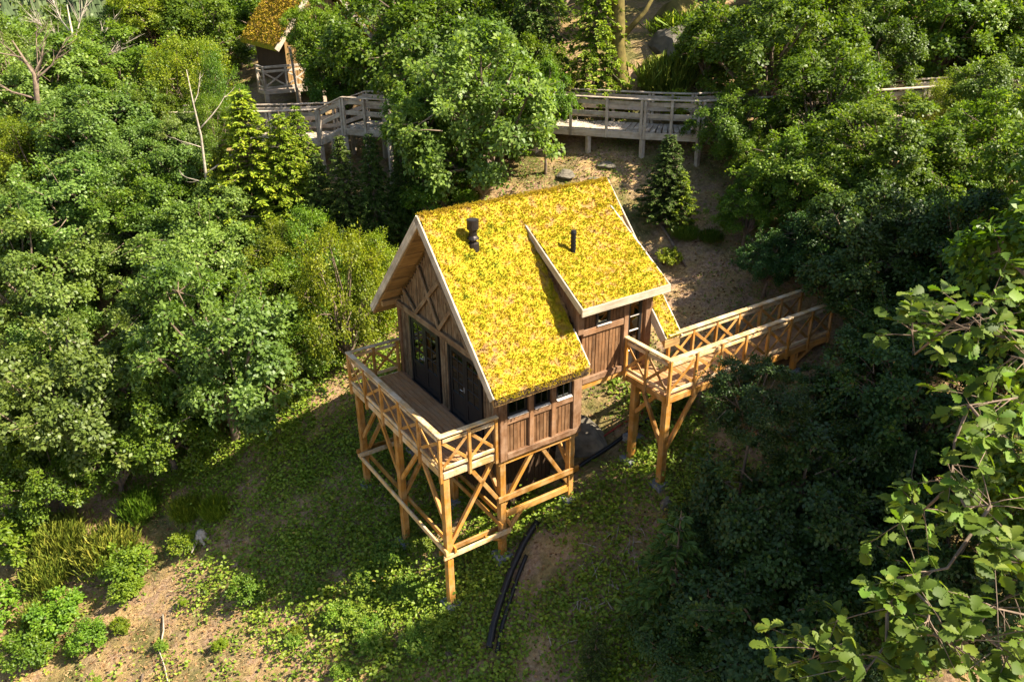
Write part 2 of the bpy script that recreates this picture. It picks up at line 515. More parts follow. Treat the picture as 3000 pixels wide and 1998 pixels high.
# ------------------------------------------------------------------ terrain
CTRL = np.array([
 (-1.39,4.69,-3.12),(-1.39,2.4,-3.52),(-1.39,.1,-3.85),(.1,.1,-3.08),(2.11,.1,-2.2),(3.63,-1.52,-1.55),
 (6.4,-1.4,-.55),(9.6,-.9,.85),(8.95,2.0,.9),(9.3,3.8,1.55),(9.4,5.5,2.2),(9.8,7.8,3.15),(11.2,7.7,3.5),(12.3,4.7,3.0),
 (4.6,1.5,-1.0),(4.6,4.5,-.5),(2,4.7,-1.7),(6,3,.1),(5,14,2.6),(8,11,3.2),(-2,19.4,2.2),(-4.5,13.5,-2.6),(-4,9,-3.6),
 (-10,20,-1.5),(-15,15,-5),(4,25,3.4),(-5,30,2.6),(-20,30,-3),(12,20,6),(20,20,9),(25,5,6.5),(19.1,2.7,4.0),(22.5,.8,4.4),(16,11,6.2),(14,0,2.8),(14,-8,1.4),
 (0,-12,-5),(-8,-13,-8.5),(-15,-13,-11),(-12,0,-8),(-10,8,-6.5),(-20,0,-10),(10,-15,-1),(20,-15,3),(30,30,12),(3,42,2.5),(-20,50,-6),(25,50,11),
 (-5.0,5.4,-4.5),(-4.8,3.8,-4.75),(-3.7,2.0,-4.45),(-4.5,-2,-5.3),(1,-3.5,-3.3),(3,-5.5,-2.8),(-6.5,8.5,-5.0),(-7,2,-5.7),
 (-40,110,-26),(0,100,-18),(40,100,2),(0,170,-20),(60,170,-6),(-100,170,-30),(0,260,2),(110,260,25),(-150,260,0),(0,420,48),(200,400,70),(-250,420,45),
 (100,40,35),(100,-60,20),(-80,0,-30),(-100,-100,-45),(0,-100,-30),(-100,80,-32),(250,100,70),(-400,0,-20),(0,-400,-30),(400,-300,40),(400,400,110),(-400,-400,-30),(600,0,110),(-600,600,60),(0,700,90)], float)
def _phi(r):
    return -np.sqrt(r * r + 2.2)
_d = np.hypot(CTRL[:, None, 0] - CTRL[None, :, 0], CTRL[:, None, 1] - CTRL[None, :, 1])
_n = len(CTRL)
_A = np.zeros((_n + 3, _n + 3))
_A[:_n, :_n] = _phi(_d)
_Pm = np.c_[np.ones(_n), CTRL[:, :2]]
_A[:_n, _n:] = _Pm
_A[_n:, :_n] = _Pm.T
_W = np.linalg.solve(_A, np.r_[CTRL[:, 2], 0, 0, 0])
def vnoise(x, y, f, seed):
    rs = np.random.RandomState(seed)
    out = np.zeros_like(x)
    for k in range(7):
        a = rs.uniform(0, 2 * np.pi); ff = f * rs.uniform(0.6, 1.6); ph = rs.uniform(0, 6.28)
        out += np.sin((x * np.cos(a) + y * np.sin(a)) * ff + ph + 1.3 * np.sin((x * np.sin(a) - y * np.cos(a)) * ff * 0.7 + ph * 2))
    return out / 7.0
def terrain(x, y):
    x = np.asarray(x, float); y = np.asarray(y, float)
    sh = x.shape
    xf, yf = x.ravel(), y.ravel()
    z = np.empty(len(xf))
    for i in range(0, len(xf), 20000):
        a, b = xf[i:i+20000], yf[i:i+20000]
        r = np.hypot(a[:, None] - CTRL[None, :, 0], b[:, None] - CTRL[None, :, 1])
        z[i:i+20000] = _phi(r) @ _W[:_n] + _W[_n] + _W[_n+1] * a + _W[_n+2] * b
    near = np.exp(-((xf - 2) ** 2 + (yf - 2) ** 2) / 1600.0)
    z += near * (0.10 * vnoise(xf, yf, 1.3, 3) + 0.05 * vnoise(xf, yf, 3.7, 5) + 0.02 * vnoise(xf, yf, 9.0, 8))
    return z.reshape(sh)
def tz(x, y):
    return float(terrain(np.array([x]), np.array([y]))[0])

g = np.linspace(-1, 1, 431)
k = 4.6
gx = np.sinh(g * k) / np.sinh(k) * 900
GX, GY = np.meshgrid(gx + 0.0, gx + 3.0, indexing='ij')
GZ = terrain(GX, GY)
n_ = len(g)
V = np.c_[GX.ravel(), GY.ravel(), GZ.ravel()]
I = np.arange(n_ * n_).reshape(n_, n_)
F = np.stack([I[:-1, :-1], I[1:, :-1], I[1:, 1:], I[:-1, 1:]], -1).reshape(-1, 4)
gr = put('ground', npmesh('ground', V, F, M['ground'], smooth=True))
gr['kind'] = 'structure'
# ================================================================== CABIN
random.seed(4)
rs = np.random.RandomState(11)
W_, LW = 4.80, 4.38
YR, ZR = 2.40, 5.02          # ridge
SL = 1.0625                  # main pitch
XF, XB = -0.52, 4.92         # gable overhangs
YE, YE2 = -0.57, 5.37        # eaves
def zmain(y):
    return ZR - SL * abs(y - YR)
XD0, XD1 = 1.99, 4.62        # dormer span
YD, ZD = -0.35, 3.13         # dormer eave
YDT = 1.95
ZDT = zmain(YDT)
SD = (ZDT - ZD) / (YDT - YD)
def zdorm(y):
    return ZD + SD * (y - YD)

cabin = thing('cabin', 'brown timber cabin on stilts with a yellow moss roof, dormer and wraparound balcony', 'cabin', (1.2, 2.4, -3.0))

# --- wall cores (the planks stand proud of these)
core = MB()
top = zmain(0) - 0.34
core.prism([(0.06, -0.14), (W_ - 0.06, -0.14), (W_ - 0.06, top), (YR, ZR - 0.36), (0.06, top)], 0, 0.05, 2.2)
core.prism([(0.06, 0.98), (W_ - 0.06, 0.98), (W_ - 0.06, top), (YR, ZR - 0.36), (0.06, top)], 0, 2.2, LW - 0.04)
core.prism([(0.07, top - 0.1), (1.9, top - 0.1), (1.9, zdorm(1.9) - 0.2), (0.07, zdorm(0.07) - 0.2)], 0, XD0 + 0.22, LW - 0.05)
body = core.build('wall', M['darkplank'], cabin)

def vplanks(parent, axis, at, a0, a1, z0f, z1f, w, mat, proud=0.022, gap=0.012, n='plank'):
    """vertical planks on a wall: axis 0 -> wall plane x=at (runs in y); axis 1 -> y=at (runs in x)"""
    cnt = max(1, round((a1 - a0) / w))
    ww = (a1 - a0) / cnt
    for i in range(cnt):
        c = a0 + (i + 0.5) * ww
        pr = proud + random.uniform(-0.005, 0.009)
        z0 = z0f(c) if callable(z0f) else z0f
        z1 = z1f(c) if callable(z1f) else z1f
        if z1 - z0 < 0.04:
            continue
        if axis == 0:
            beam(n, (at - pr / 2, c, z0), (at - pr / 2, c, z1), pr + 0.02, ww - gap, mat, parent, up=(0, 1, 0), ch=0.004)
        else:
            beam(n, (c, at - pr / 2, z0), (c, at - pr / 2, z1), ww - gap, pr + 0.02, mat, parent, up=(0, 1, 0), ch=0.004)

# --- front gable: lower panels beside the doors
for a, b in ((0.10, 0.66), (2.24, 2.60), (4.22, 4.72)):
    vplanks(body, 0, 0.045, a, b, -0.02, 1.96, 0.115, M['gable'], proud=0.03, gap=0.018)
# gable triangle
vplanks(body, 0, 0.045, 0.12, 4.70, 2.12, lambda c: zmain(c) - 0.42 - 0.02, 0.105, M['gable'], proud=0.028, gap=0.016)
# tie beam, sill, corner boards, diagonal braces
box_part('tie_beam', (-0.075, -0.02, 1.955), (0.02, W_ + 0.02, 2.125), M['gable'], cabin)
box_part('sill_beam', (-0.06, -0.01, -0.13), (0.05, W_ + 0.01, 0.03), M['brown_beam'], cabin)
for y in (0.0, W_ - 0.14):
    box_part('corner_board', (-0.045, y, 0.032), (0.05, y + 0.14, 1.952), M['brown'], cabin)
for (y0, z0, y1, z1) in ((3.68, 2.15, 4.32, 2.96), (3.68, 2.15, 1.80, 4.00), (2.50, 2.15, 3.42, 3.47), (2.50, 2.15, 1.48, 3.30), (1.20, 2.15, 2.95, 4.00), (1.20, 2.15, 0.62, 2.66)):
    z1 = min(z1, zmain(y1) - 0.42)
    beam('gable_brace', (-0.055 - 0.004 * random.random(), y0, z0), (-0.055, y1, z1), 0.045, 0.105, M['gable'], cabin, up=(0, 1, 0) if abs(z1-z0) > abs(y1-y0) else (0, 0, 1))

# --- double doors with glazing bars
def double_door(y0, y1, z0=0.045, z1=1.945):
    fr = MB()
    t = 0.07
    for lo, hi in (((-0.02, y0, z0), (0.05, y0 + t, z1)), ((-0.02, y1 - t, z0), (0.05, y1, z1)), ((-0.02, y0 + t, z1 - t), (0.05, y1 - t, z1)), ((-0.05, y0 - 0.02, z0 - 0.035), (0.05, y1 + 0.02, z0))):
        fr.box(lo, hi)
    d = fr.build('double_door', M['black'], cabin)
    ym = (y0 + y1) / 2
    for s, (a, b) in enumerate(((y0 + t + 0.005, ym - 0.004), (ym + 0.004, y1 - t - 0.005))):
        st = 0.085
        leaf = MB()
        for lo, hi in (((0.0, a, z0 + 0.02), (0.04, a + st, z1 - t - 0.006)), ((0.0, b - st, z0 + 0.02), (0.04, b, z1 - t - 0.006)),
                       ((0.0, a + st, z1 - t - 0.1), (0.04, b - st, z1 - t - 0.006)), ((0.0, a + st, 0.60), (0.04, b - st, 0.70)), ((0.0, a + st, z0 + 0.02), (0.04, b - st, z0 + 0.14)),
                       ((0.014, a + st, z0 + 0.14), (0.03, b - st, 0.60))):
            leaf.box(lo, hi)
        leaf.build('door_leaf', M['black'], d)
        g_ = MB(); g_.box((0.018, a + st, 0.70), (0.026, b - st, z1 - t - 0.1)); g_.build('pane', M['glass'], d)
        yc = (a + b) / 2
        box_part('glazing_bar', (0.006, yc - 0.014, 0.70), (0.017, yc + 0.014, z1 - t - 0.1), M['black'], d)
        for zz in (1.02, 1.33, 1.6):
            box_part('glazing_bar', (0.008, a + st, zz - 0.011), (0.0175, b - st, zz + 0.011), M['black'], d)
    h = MB()
    h.tube([(-0.005, ym + 0.05, 0.92), (-0.05, ym + 0.05, 0.92), (-0.05, ym + 0.16, 0.92)], 0.009, 6)
    h.box((-0.008, ym + 0.03, 0.86), (0.0, ym + 0.07, 1.0))
    h.build('handle', M['zinc'], d)
double_door(2.66, 4.18)
double_door(0.68, 2.20)

# --- long wall under the low eave (plane y = 0)
zt = lambda c: zmain(0) - 0.40
for a, b in ((0.20, 0.80), (0.93, 1.43), (1.56, 2.06)):
    vplanks(body, 1, 0.055, a, b, -0.08, 0.69, 0.105, M['brown'], proud=0.03)
    box_part('window_rail', (a - 0.002, -0.035, 0.685), (b + 0.002, 0.05, 0.835), M['brown_beam'], cabin)
    # window in the bay
    wn_ = MB()
    z0, z1 = 0.86, 1.78
    for lo, hi in (((a + 0.03, 0.0, z0), (a + 0.08, 0.055, z1)), ((b - 0.08, 0.0, z0), (b - 0.03, 0.055, z1)), ((a + 0.08, 0.0, z1 - 0.05), (b - 0.08, 0.055, z1)), ((a + 0.08, 0.0, z0), (b - 0.08, 0.055, z0 + 0.05))):
        wn_.box(lo, hi)
    wnd = wn_.build('window', M['black'], cabin)
    p_ = MB(); p_.box((a + 0.08, 0.028, z0 + 0.05), (b - 0.08, 0.036, z1 - 0.05)); p_.build('pane', M['glass'], wnd)
    xm = (a + b) / 2
    box_part('glazing_bar', (xm - 0.012, 0.012, z0 + 0.05), (xm + 0.012, 0.027, z1 - 0.05), M['black'], wnd)
    box_part('glazing_bar', (a + 0.08, 0.014, 1.30), (b - 0.08, 0.027, 1.325), M['black'], wnd)
    s_ = MB()
    s_.v += [Vector(q) for q in ((a + 0.035, -0.055, 0.838), (b - 0.035, -0.055, 0.838), (b - 0.035, 0.02, 0.865), (a + 0.035, 0.02, 0.865), (a + 0.035, -0.055, 0.850), (b - 0.035, -0.055, 0.850), (b - 0.035, 0.02, 0.877), (a + 0.035, 0.02, 0.877))]
    s_.f += [(3, 2, 1, 0), (4, 5, 6, 7), (0, 1, 5, 4), (1, 2, 6, 5), (2, 3, 7, 6), (3, 0, 4, 7)]
    s_.build('sill', M['sillmetal'], wnd)
    vplanks(body, 1, 0.055, a, b, 1.80, zt, 0.105, M['brown'], proud=0.03)
for a, b in ((0.0, 0.20), (0.80, 0.93), (1.43, 1.56), (2.06, 2.31)):
    box_part('wall_post', (a, -0.05, -0.075 if a > 0 else -0.24), (b, 0.045, zmain(0) - 0.38), M['brown_beam'], cabin)
box_part('bottom_beam', (0.2, -0.055, -0.23), (2.31, 0.05, -0.08), M['brown_beam'], cabin)

# --- dormer wall
zdt = zdorm(0) - 0.17
vplanks(body, 1, 0.055, 2.31, 3.52, 1.20, 2.29, 0.105, M['brown'], proud=0.03)
vplanks(body, 1, 0.055, 2.31, 2.70, 2.45, zdt, 0.105, M['brown'], proud=0.03)
vplanks(body, 1, 0.055, 3.12, 3.52, 2.45, zdt, 0.105, M['brown'], proud=0.03)
vplanks(body, 1, 0.055, 4.10, 4.20, 1.05, zdt, 0.1, M['brown'], proud=0.03)
box_part('wall_rail', (2.31, -0.035, 2.29), (3.52, 0.05, 2.45), M['brown_beam'], cabin)
box_part('bottom_beam', (2.31, -0.055, 1.05), (3.62, 0.05, 1.20), M['brown_beam'], cabin)
for a, b, z0 in ((2.14, 2.31, zmain(0) - 0.1), (3.52, 3.66, 1.202), (4.20, 4.40, 1.0)):
    box_part('wall_post', (a, -0.05, z0), (b, 0.045, zdt), M['brown_beam'], cabin)
# small dormer window
wn_ = MB()
for lo, hi in (((2.70, -0.01, 2.46), (2.76, 0.05, zdt)), ((3.06, -0.01, 2.46), (3.12, 0.05, zdt)), ((2.76, -0.01, zdt - 0.06), (3.06, 0.05, zdt)), ((2.76, -0.01, 2.455), (3.06, 0.05, 2.50))):
    wn_.box(lo, hi)
wnd = wn_.build('window', M['black'], cabin)
p_ = MB(); p_.box((2.76, 0.02, 2.50), (3.06, 0.03, zdt - 0.06)); p_.build('pane', M['glass'], wnd)
s_ = MB(); s_.box((2.70, -0.065, 2.452), (3.12, -0.012, 2.472)); s_.build('sill', M['sillmetal'], wnd)
# glazed entrance door
dz0, dz1 = 1.02, zdt - 0.03
dr = MB()
for lo, hi in (((3.66, -0.01, dz0), (3.73, 0.05, dz1)), ((4.03, -0.01, dz0), (4.10, 0.05, dz1)), ((3.73, -0.01, dz1 - 0.07), (4.03, 0.05, dz1)), ((3.73, -0.01, 1.50), (4.03, 0.05, 1.60)), ((3.73, -0.01, dz0), (4.03, 0.05, dz0 + 0.12)), ((3.73, 0.012, dz0 + 0.12), (4.03, 0.04, 1.50))):
    dr.box(lo, hi)
dd = dr.build('entrance_door', M['black'], cabin)
p_ = MB(); p_.box((3.73, 0.02, 1.60), (4.03, 0.03, dz1 - 0.07)); p_.build('pane', M['glass'], dd)
box_part('glazing_bar', (3.73, 0.0, 2.02), (4.03, 0.019, 2.05), M['sillmetal'], dd)
box_part('glazing_bar', (3.73, 0.0, 2.40), (4.03, 0.019, 2.43), M['sillmetal'], dd)
hd = MB(); hd.tube([(3.70, -0.01, 1.55), (3.70, -0.05, 1.55), (3.79, -0.05, 1.55)], 0.009, 6); hd.build('handle', M['zinc'], dd)
# cheek wall of the dormer
ck = MB()
ck.prism([(0.05, zmain(0.05) - 0.15), (0.05, zdorm(0.05) - 0.12), (YDT - 0.3, zdorm(YDT - 0.3) - 0.10), (YDT - 0.3, zmain(YDT - 0.3) - 0.15)], 0, XD0 + 0.18, XD0 + 0.22)
ckw = ck.build('cheek_wall', M['darkplank'], cabin)
for i in range(14):
    y = 0.08 + i * 0.112
    z0, z1 = zmain(y) - 0.05, zdorm(y) - 0.14
    if z1 - z0 > 0.05:
        beam('plank', (XD0 + 0.165, y, z0), (XD0 + 0.165, y, z1), 0.03, 0.1, M['brown'], ckw, up=(0, 1, 0), ch=0.004)

# --- roof slabs
TH = 0.17
off = TH / math.cos(math.atan(SL))
rf = MB()
rf.prism([(YE, zmain(YE) - off), (YR, ZR - off), (YE2, zmain(YE2) - off), (YE2, zmain(YE2) - 0.04), (YR, ZR - 0.05), (YE, zmain(YE) - 0.04)], 0, XF + 0.045, XD0 + 0.1)
rf.prism([(0.35, zmain(0.35) - off), (YR, ZR - off), (YE2, zmain(YE2) - off), (YE2, zmain(YE2) - 0.04), (YR, ZR - 0.05), (0.35, zmain(0.35) - 0.04)], 0, XD0 + 0.1, LW)
rf.prism([(YE, zmain(YE) - off), (YR, ZR - off), (YE2, zmain(YE2) - off), (YE2, zmain(YE2) - 0.04), (YR, ZR - 0.05), (YE, zmain(YE) - 0.04)], 0, LW, XB - 0.045)
roof = rf.build('roof', M['soffit'], cabin)
offd = 0.15 / math.cos(math.atan(SD))
dfm = MB()
dfm.prism([(YD + 0.045, zdorm(YD + 0.045) - offd), (YDT, ZDT - offd), (YDT, ZDT - 0.05), (YD + 0.045, zdorm(YD + 0.045) - 0.05)], 0, XD0 + 0.045, XD1 - 0.045)
droof = dfm.build('dormer_roof', M['soffit'], cabin)
# barge boards
nrm = Vector((0, -SL, 1)).normalized()
def barge(x, y0, y1, zf, parent, h=0.20, lift=0.035, t=0.045):
    p0 = Vector((x, y0, zf(y0))); p1 = Vector((x, y1, zf(y1)))
    d = (p1 - p0).normalized()
    n = Vector((1, 0, 0)).cross(d)
    if n.z < 0: n = -n
    o = n * (lift - h / 2)
    return beam('barge_board', p0 + o, p1 + o, t, h, M['barge'], parent, up=n)
barge(XF + 0.02, YE - 0.03, YR, zmain, roof)
barge(XF + 0.02, YE2 + 0.03, YR, zmain, roof)
barge(XB - 0.02, 1.2, YR, zmain, roof)
barge(XB - 0.02, YE - 0.03, 1.2, zmain, roof)
barge(XB - 0.02, YE2 + 0.03, YR, zmain, roof)
barge(LW + 0.02, YE, 0.02, zmain, roof, h=0.24)
barge(XD0 + 0.075, YE, YE + 0.62, zmain, roof)
barge(XD0 + 0.02, YD, YDT + 0.05, zdorm, droof, h=0.17)
barge(XD1 - 0.02, YD, YDT + 0.05, zdorm, droof, h=0.17)
# fascias
box_part('fascia', (XD0 - 0.005, YD - 0.025, ZD - 0.155), (XD1 + 0.005, YD + 0.02, ZD + 0.035), M['barge'], droof)
box_part('fascia', (XF + 0.05, YE - 0.03, zmain(YE) - 0.20), (XD0 + 0.05, YE + 0.0, zmain(YE) - 0.05), M['darkplank'], roof)
# exposed rafters / purlins at the gable
for y in (0.02, YR, W_ - 0.02):
    z = zmain(y) - off - 0.07
    box_part('purlin', (XF + 0.06, y - 0.06, z - 0.14), (0.04, y + 0.06, z), M['soffit'], roof)
for i in range(7):                      # soffit boards under the far slope overhang
    f0, f1 = i / 7, (i + 1) / 7
    for (ya, yb) in ((YE2 - 0.02, YR), (YE + 0.02, YR)):
        y0 = ya + (yb - ya) * (f0 + 0.004); y1 = ya + (yb - ya) * (f1 - 0.004)
        pa = Vector((XF + 0.06, (y0 + y1) / 2, (zmain(y0) + zmain(y1)) / 2 - off - 0.012)); pb = pa.copy(); pb.x = 0.03
        d = Vector((0, y1 - y0, zmain(y1) - zmain(y0)))
        beam('soffit_board', pa, pb, d.length, 0.02, M['soffit'], roof, up=Vector((1, 0, 0)).cross(d))

# --- living roof: displaced mat + thousands of sedum tufts
def sedum(name, x0, x1, y0, y1, zf, parent, dens=2000, hang=0.0):
    sl = (zf(y1) - zf(y0)) / (y1 - y0)
    nvec = np.array([0, -sl, 1.0]); nvec /= np.linalg.norm(nvec)
    tl = math.hypot(1, sl)
    nx, ny = max(4, int((x1 - x0) / 0.055)), max(4, int(abs(y1 - y0) * tl / 0.055))
    nx, ny = int(nx * 1.35), int(ny * 1.35)
    X, Y = np.meshgrid(np.linspace(x0, x1, nx), np.linspace(y0, y1, ny), indexing='ij')
    Z = zf(y0) + (Y - y0) * sl
    def bumps(X, Y):
        return np.clip(0.5 + 0.9 * vnoise(X, Y * 1.4, 17.0, 41) + 0.8 * vnoise(X, Y * 1.4, 34.0, 42), 0, 1)
    def hgt(X, Y):
        return 0.012 + 0.018 * vnoise(X, Y * 1.4, 4.0, 21) + 0.052 * bumps(X, Y)
    H = hgt(X, Y)
    P = np.stack([X, Y, Z], -1) + H[..., None] * nvec
    P[:, :, 0] += 0.0
    n1, n2 = X.shape
    I = np.arange(n1 * n2).reshape(n1, n2)
    Fq = np.stack([I[:-1, :-1], I[1:, :-1], I[1:, 1:], I[:-1, 1:]], -1).reshape(-1, 4)
    b = np.array(BASE[parent.name])
    vv = np.clip(1.10 - 0.8 * bumps(X, Y) + 0.4 * vnoise(X, Y * 1.4, 5.0, 31) + 0.5 * vnoise(X, Y * 1.4, 1.4, 33) + 0.1 * rs.randn(*X.shape), 0, 1.9)
    o = put(name + '_mat', npmesh(name + '_mat', P.reshape(-1, 3) - b, Fq, M['sedum'], v=vv.ravel(), smooth=True), parent)
    o['kind'] = 'stuff'
    area = (x1 - x0) * abs(y1 - y0) * tl
    n = int(area * dens)
    tx = rs.uniform(x0, x1, n); ty = rs.uniform(y0 - hang * 0.5, y1, n)
    cl = vnoise(tx, ty * 1.4, 5.0, 31)
    keep = rs.rand(n) < np.clip(0.35 + 0.6 * bumps(tx, ty) - 0.3 * cl, 0.1, 1)
    tx, ty = tx[keep], ty[keep]; n = len(tx)
    tp = np.stack([tx, ty, zf(y0) + (ty - y0) * sl], -1) + (hgt(tx, ty)[:, None]) * nvec
    K = 6
    size = rs.uniform(0.010, 0.020, n)
    dirs = rs.randn(n, K, 3); dirs += nvec * 1.1
    dirs /= np.linalg.norm(dirs, axis=2, keepdims=True)
    side = np.cross(dirs, rs.randn(n, K, 3)); side /= np.linalg.norm(side, axis=2, keepdims=True)
    c = tp[:, None, :] + dirs * 0.25 * size[:, None, None]
    a0 = c - side * 0.5 * size[:, None, None]
    a1 = c + side * 0.5 * size[:, None, None]
    a2 = c + dirs * (1.5 * size[:, None, None]) 
    VV = np.stack([a0, a1, a2], 2).reshape(-1, 3)
    FF = np.arange(len(VV)).reshape(-1, 3)
    tv = np.clip(0.86 - 0.54 * bumps(tx, ty) + 0.5 * vnoise(tx, ty * 1.4, 5.0, 31) + 0.7 * vnoise(tx, ty * 1.4, 1.4, 33) + 0.08 * rs.randn(n), 0, 1.7)
    va = np.repeat(tv, K * 3) + 0.05 * rs.randn(len(VV))
    o = put(name + '_tufts', npmesh(name + '_tufts', VV - b, FF, M['sedum'], v=va), parent)
    o['kind'] = 'stuff'
sedum('moss', XF + 0.05, XD0 + 0.05, YE - 0.03, YR, zmain, roof, hang=0.16)
sedum('moss', XD0 + 0.05, XB - 0.05, YDT - 0.25, YR, zmain, roof)
sedum('moss', LW + 0.04, XB - 0.05, YE, 0.6, zmain, roof)
sedum('moss', XF + 0.05, XB - 0.05, YE2, YR, zmain, roof, dens=500)
sedum('moss', XD0 + 0.05, XD1 - 0.05, YD + 0.02, YDT, zdorm, droof)
# ridge roll of moss
rr = rs
n = 2200
tx = rs.uniform(XF + 0.05, XB - 0.05, n); ty = YR + rs.randn(n) * 0.05
c = np.stack([tx, ty, np.full(n, ZR) + 0.03 + 0.02 * rs.randn(n)], -1)
dirs = rs.randn(n, 6, 3) * 0.7 + np.array([0, 0, 1.0]); dirs /= np.linalg.norm(dirs, axis=2, keepdims=True)
side = np.cross(dirs, rs.randn(n, 6, 3)); side /= np.linalg.norm(side, axis=2, keepdims=True)
sz = rs.uniform(0.012, 0.026, n)[:, None, None]
cc = c[:, None, :]
VV = np.stack([cc - side * 0.4 * sz, cc + side * 0.4 * sz, cc + dirs * 1.6 * sz], 2).reshape(-1, 3)
o = put('ridge_moss', npmesh('ridge_moss', VV - np.array(BASE[roof.name]), np.arange(len(VV)).reshape(-1, 3), M['sedum'], v=0.75 + 0.3 * rs.randn(len(VV))), roof)
o['kind'] = 'stuff'

# --- flue and vent pipe
fx, fy = 0.53, 1.755
fz = zmain(fy)
fl = MB()
fl.tube([(fx, fy, fz - 0.05), (fx, fy, fz + 0.16)], 0.075, 14)
fl.tube([(fx, fy, fz + 0.16), (fx, fy, fz + 0.20), (fx, fy, fz + 0.24)], [0.14, 0.12, 0.085], 14)
fl.tube([(fx, fy, fz + 0.24), (fx, fy, fz + 0.42)], 0.088, 14)
flue = fl.build('flue', M['flue'], cabin, smooth=False)
cp = MB()
for r0, r1, za, zb in ((0.135, 0.135, 0.385, 0.60), (0.118, 0.118, 0.601, 0.605)):
    cp.tube([(fx, fy, fz + za), (fx, fy, fz + zb)], [r0, r1], 16)
cp.build('cowl', M['flue'], flue)
vx, vy = 2.72, 0.95
vz = zdorm(vy)
co_ = MB(); co_.tube([(fx, fy, fz - 0.12), (fx, fy, fz + 0.06), (fx, fy, fz + 0.09)], [0.15, 0.13, 0.085], 14); co_.build('collar', M['flue'], flue)
vp = MB()
vp.tube([(vx, vy, vz - 0.04), (vx, vy, vz + 0.5)], 0.058, 12)
for q in range(5):
    vp.tube([(vx, vy, vz + 0.10 + q * 0.09), (vx, vy, vz + 0.125 + q * 0.09)], 0.066, 12)
vp.tube([(vx, vy, vz + 0.5), (vx, vy, vz + 0.56)], [0.072, 0.055], 12)
vp.build('vent_pipe', M['pipe'], cabin)

# --- balcony
BX = -1.49
DZ = 0.03
fr = MB()
for x in (BX + 0.25, -0.8, -0.2):
    fr.box((x - 0.04, 0.02, DZ - 0.16), (x + 0.04, W_ - 0.02, DZ - 0.032))
balc = fr.build('balcony', M['honey'], cabin)
nb = 11
bw = (0 - 0.065 - (BX + 0.07)) / nb
for i in range(nb):
    x = BX + 0.07 + (i + 0.5) * bw
    beam('deck_board', (x, 0.02, DZ - 0.014 + random.uniform(-.002, .002)), (x, W_ - 0.02, DZ - 0.014), bw - 0.009, 0.028, M['deck'], balc, ch=0.004)
def fascia(p0, p1, parent, z, h=0.17, t=0.045, mat='rail'):
    return beam('fascia', (p0[0], p0[1], z), (p1[0], p1[1], z), t, h, M[mat], parent)
fascia((BX + 0.01, -0.01), (BX + 0.01, W_ + 0.01), balc, -0.055)
fascia((BX + 0.035, 0.0), (-0.07, 0.0), balc, -0.055)
fascia((BX + 0.035, W_), (-0.07, W_), balc, -0.055)
def railing(p0, p1, n, zd, parent, top=0.97, end0=True, end1=True, mat='honey', outn=(0, 0), ptop=True, cap='rail', pdrop=0.24):
    """posts, X braces, two upper rails and a bottom rail between p0 and p1"""
    p0 = Vector((p0[0], p0[1], 0)); p1 = Vector((p1[0], p1[1], 0))
    d = (p1 - p0).normalized()
    o = Vector((outn[0], outn[1], 0))
    up = lambda p, z: (p.x, p.y, zd + z)
    for i in range(n + 1):
        if (i == 0 and not end0) or (i == n and not end1):
            continue
        p = p0 + (p1 - p0) * (i / n)
        q = p + o * 0.028
        beam('rail_post', up(q, -pdrop), up(q, top - 0.046), 0.075, 0.075, M[mat], parent, up=d)
    beam('top_rail', up(p0 + o * 0.01 - d * 0.055, top - 0.022), up(p1 + o * 0.01 + d * 0.055, top - 0.022), 0.13, 0.042, M[cap], parent)
    for i in range(n):
        a = p0 + (p1 - p0) * (i / n) + d * 0.04 + o * 0.02; b = p0 + (p1 - p0) * ((i + 1) / n) - d * 0.04 + o * 0.02
        beam('middle_rail', up(a, top - 0.155), up(b, top - 0.155), 0.04, 0.085, M[cap], parent)
        beam('bottom_rail', up(a, 0.13), up(b, 0.13), 0.04, 0.085, M[cap], parent)
        s = o * 0.012 if o.length else Vector((-d.y, d.x, 0)) * 0.012
        beam('cross_brace', up(a + s, 0.175), up(b + s, top - 0.20), 0.022, 0.075, M[mat], parent)
        beam('cross_brace', up(a - s, top - 0.20), up(b - s, 0.175), 0.022, 0.075, M[mat], parent)
railing((BX, 0.0), (BX, W_), 5, DZ, balc, outn=(-1, 0))
railing((BX, 0.0), (-0.10, 0.0), 2, DZ - 0.001, balc, outn=(0, -1), end0=False)
railing((BX, W_), (-0.10, W_), 2, DZ - 0.001, balc, outn=(0, 1), end0=False)

# --- stilts
def footing(x, y, z, parent, s=0.20):
    m_ = MB()
    m_.prism([(x - s, y - s), (x + s, y - s), (x + s, y + s), (x - s, y + s)], 2, z - 0.35, z + 0.06)
    return m_.build('footing', M['concrete'], parent)
PX = BX + 0.11
def stilt(x, y, ztop, zb, parent, s=0.165, foot=True):
    beam('stilt', (x, y, zb), (x, y, ztop), s, s, M['honey'], parent, up=(0, 1, 0), ch=0.012)
    if foot:
        footing(x, y, zb - 0.03, parent)
zP = {}
for (x, y, zb) in ((PX, 4.69, -3.07), (PX, 2.40, -3.48), (PX, 0.10, -3.80)):
    stilt(x, y, -0.145, zb, cabin)
for (x, y, zb, zt_) in ((0.10, 0.10, -3.03, -0.24), (2.11, 0.10, -2.16, -0.24), (0.10, 4.66, tz(.1, 4.66) + .05, -0.16), (2.11, 4.66, tz(2.11, 4.66) + .05, -0.16), (0.10, 2.4, tz(.1, 2.4) + .05, -0.16), (4.22, 0.12, tz(4.22, .12) + .05, 0.88), (4.22, 4.66, tz(4.22, 4.66) + .05, 0.95)):
    stilt(x, y, zt_, zb, cabin)
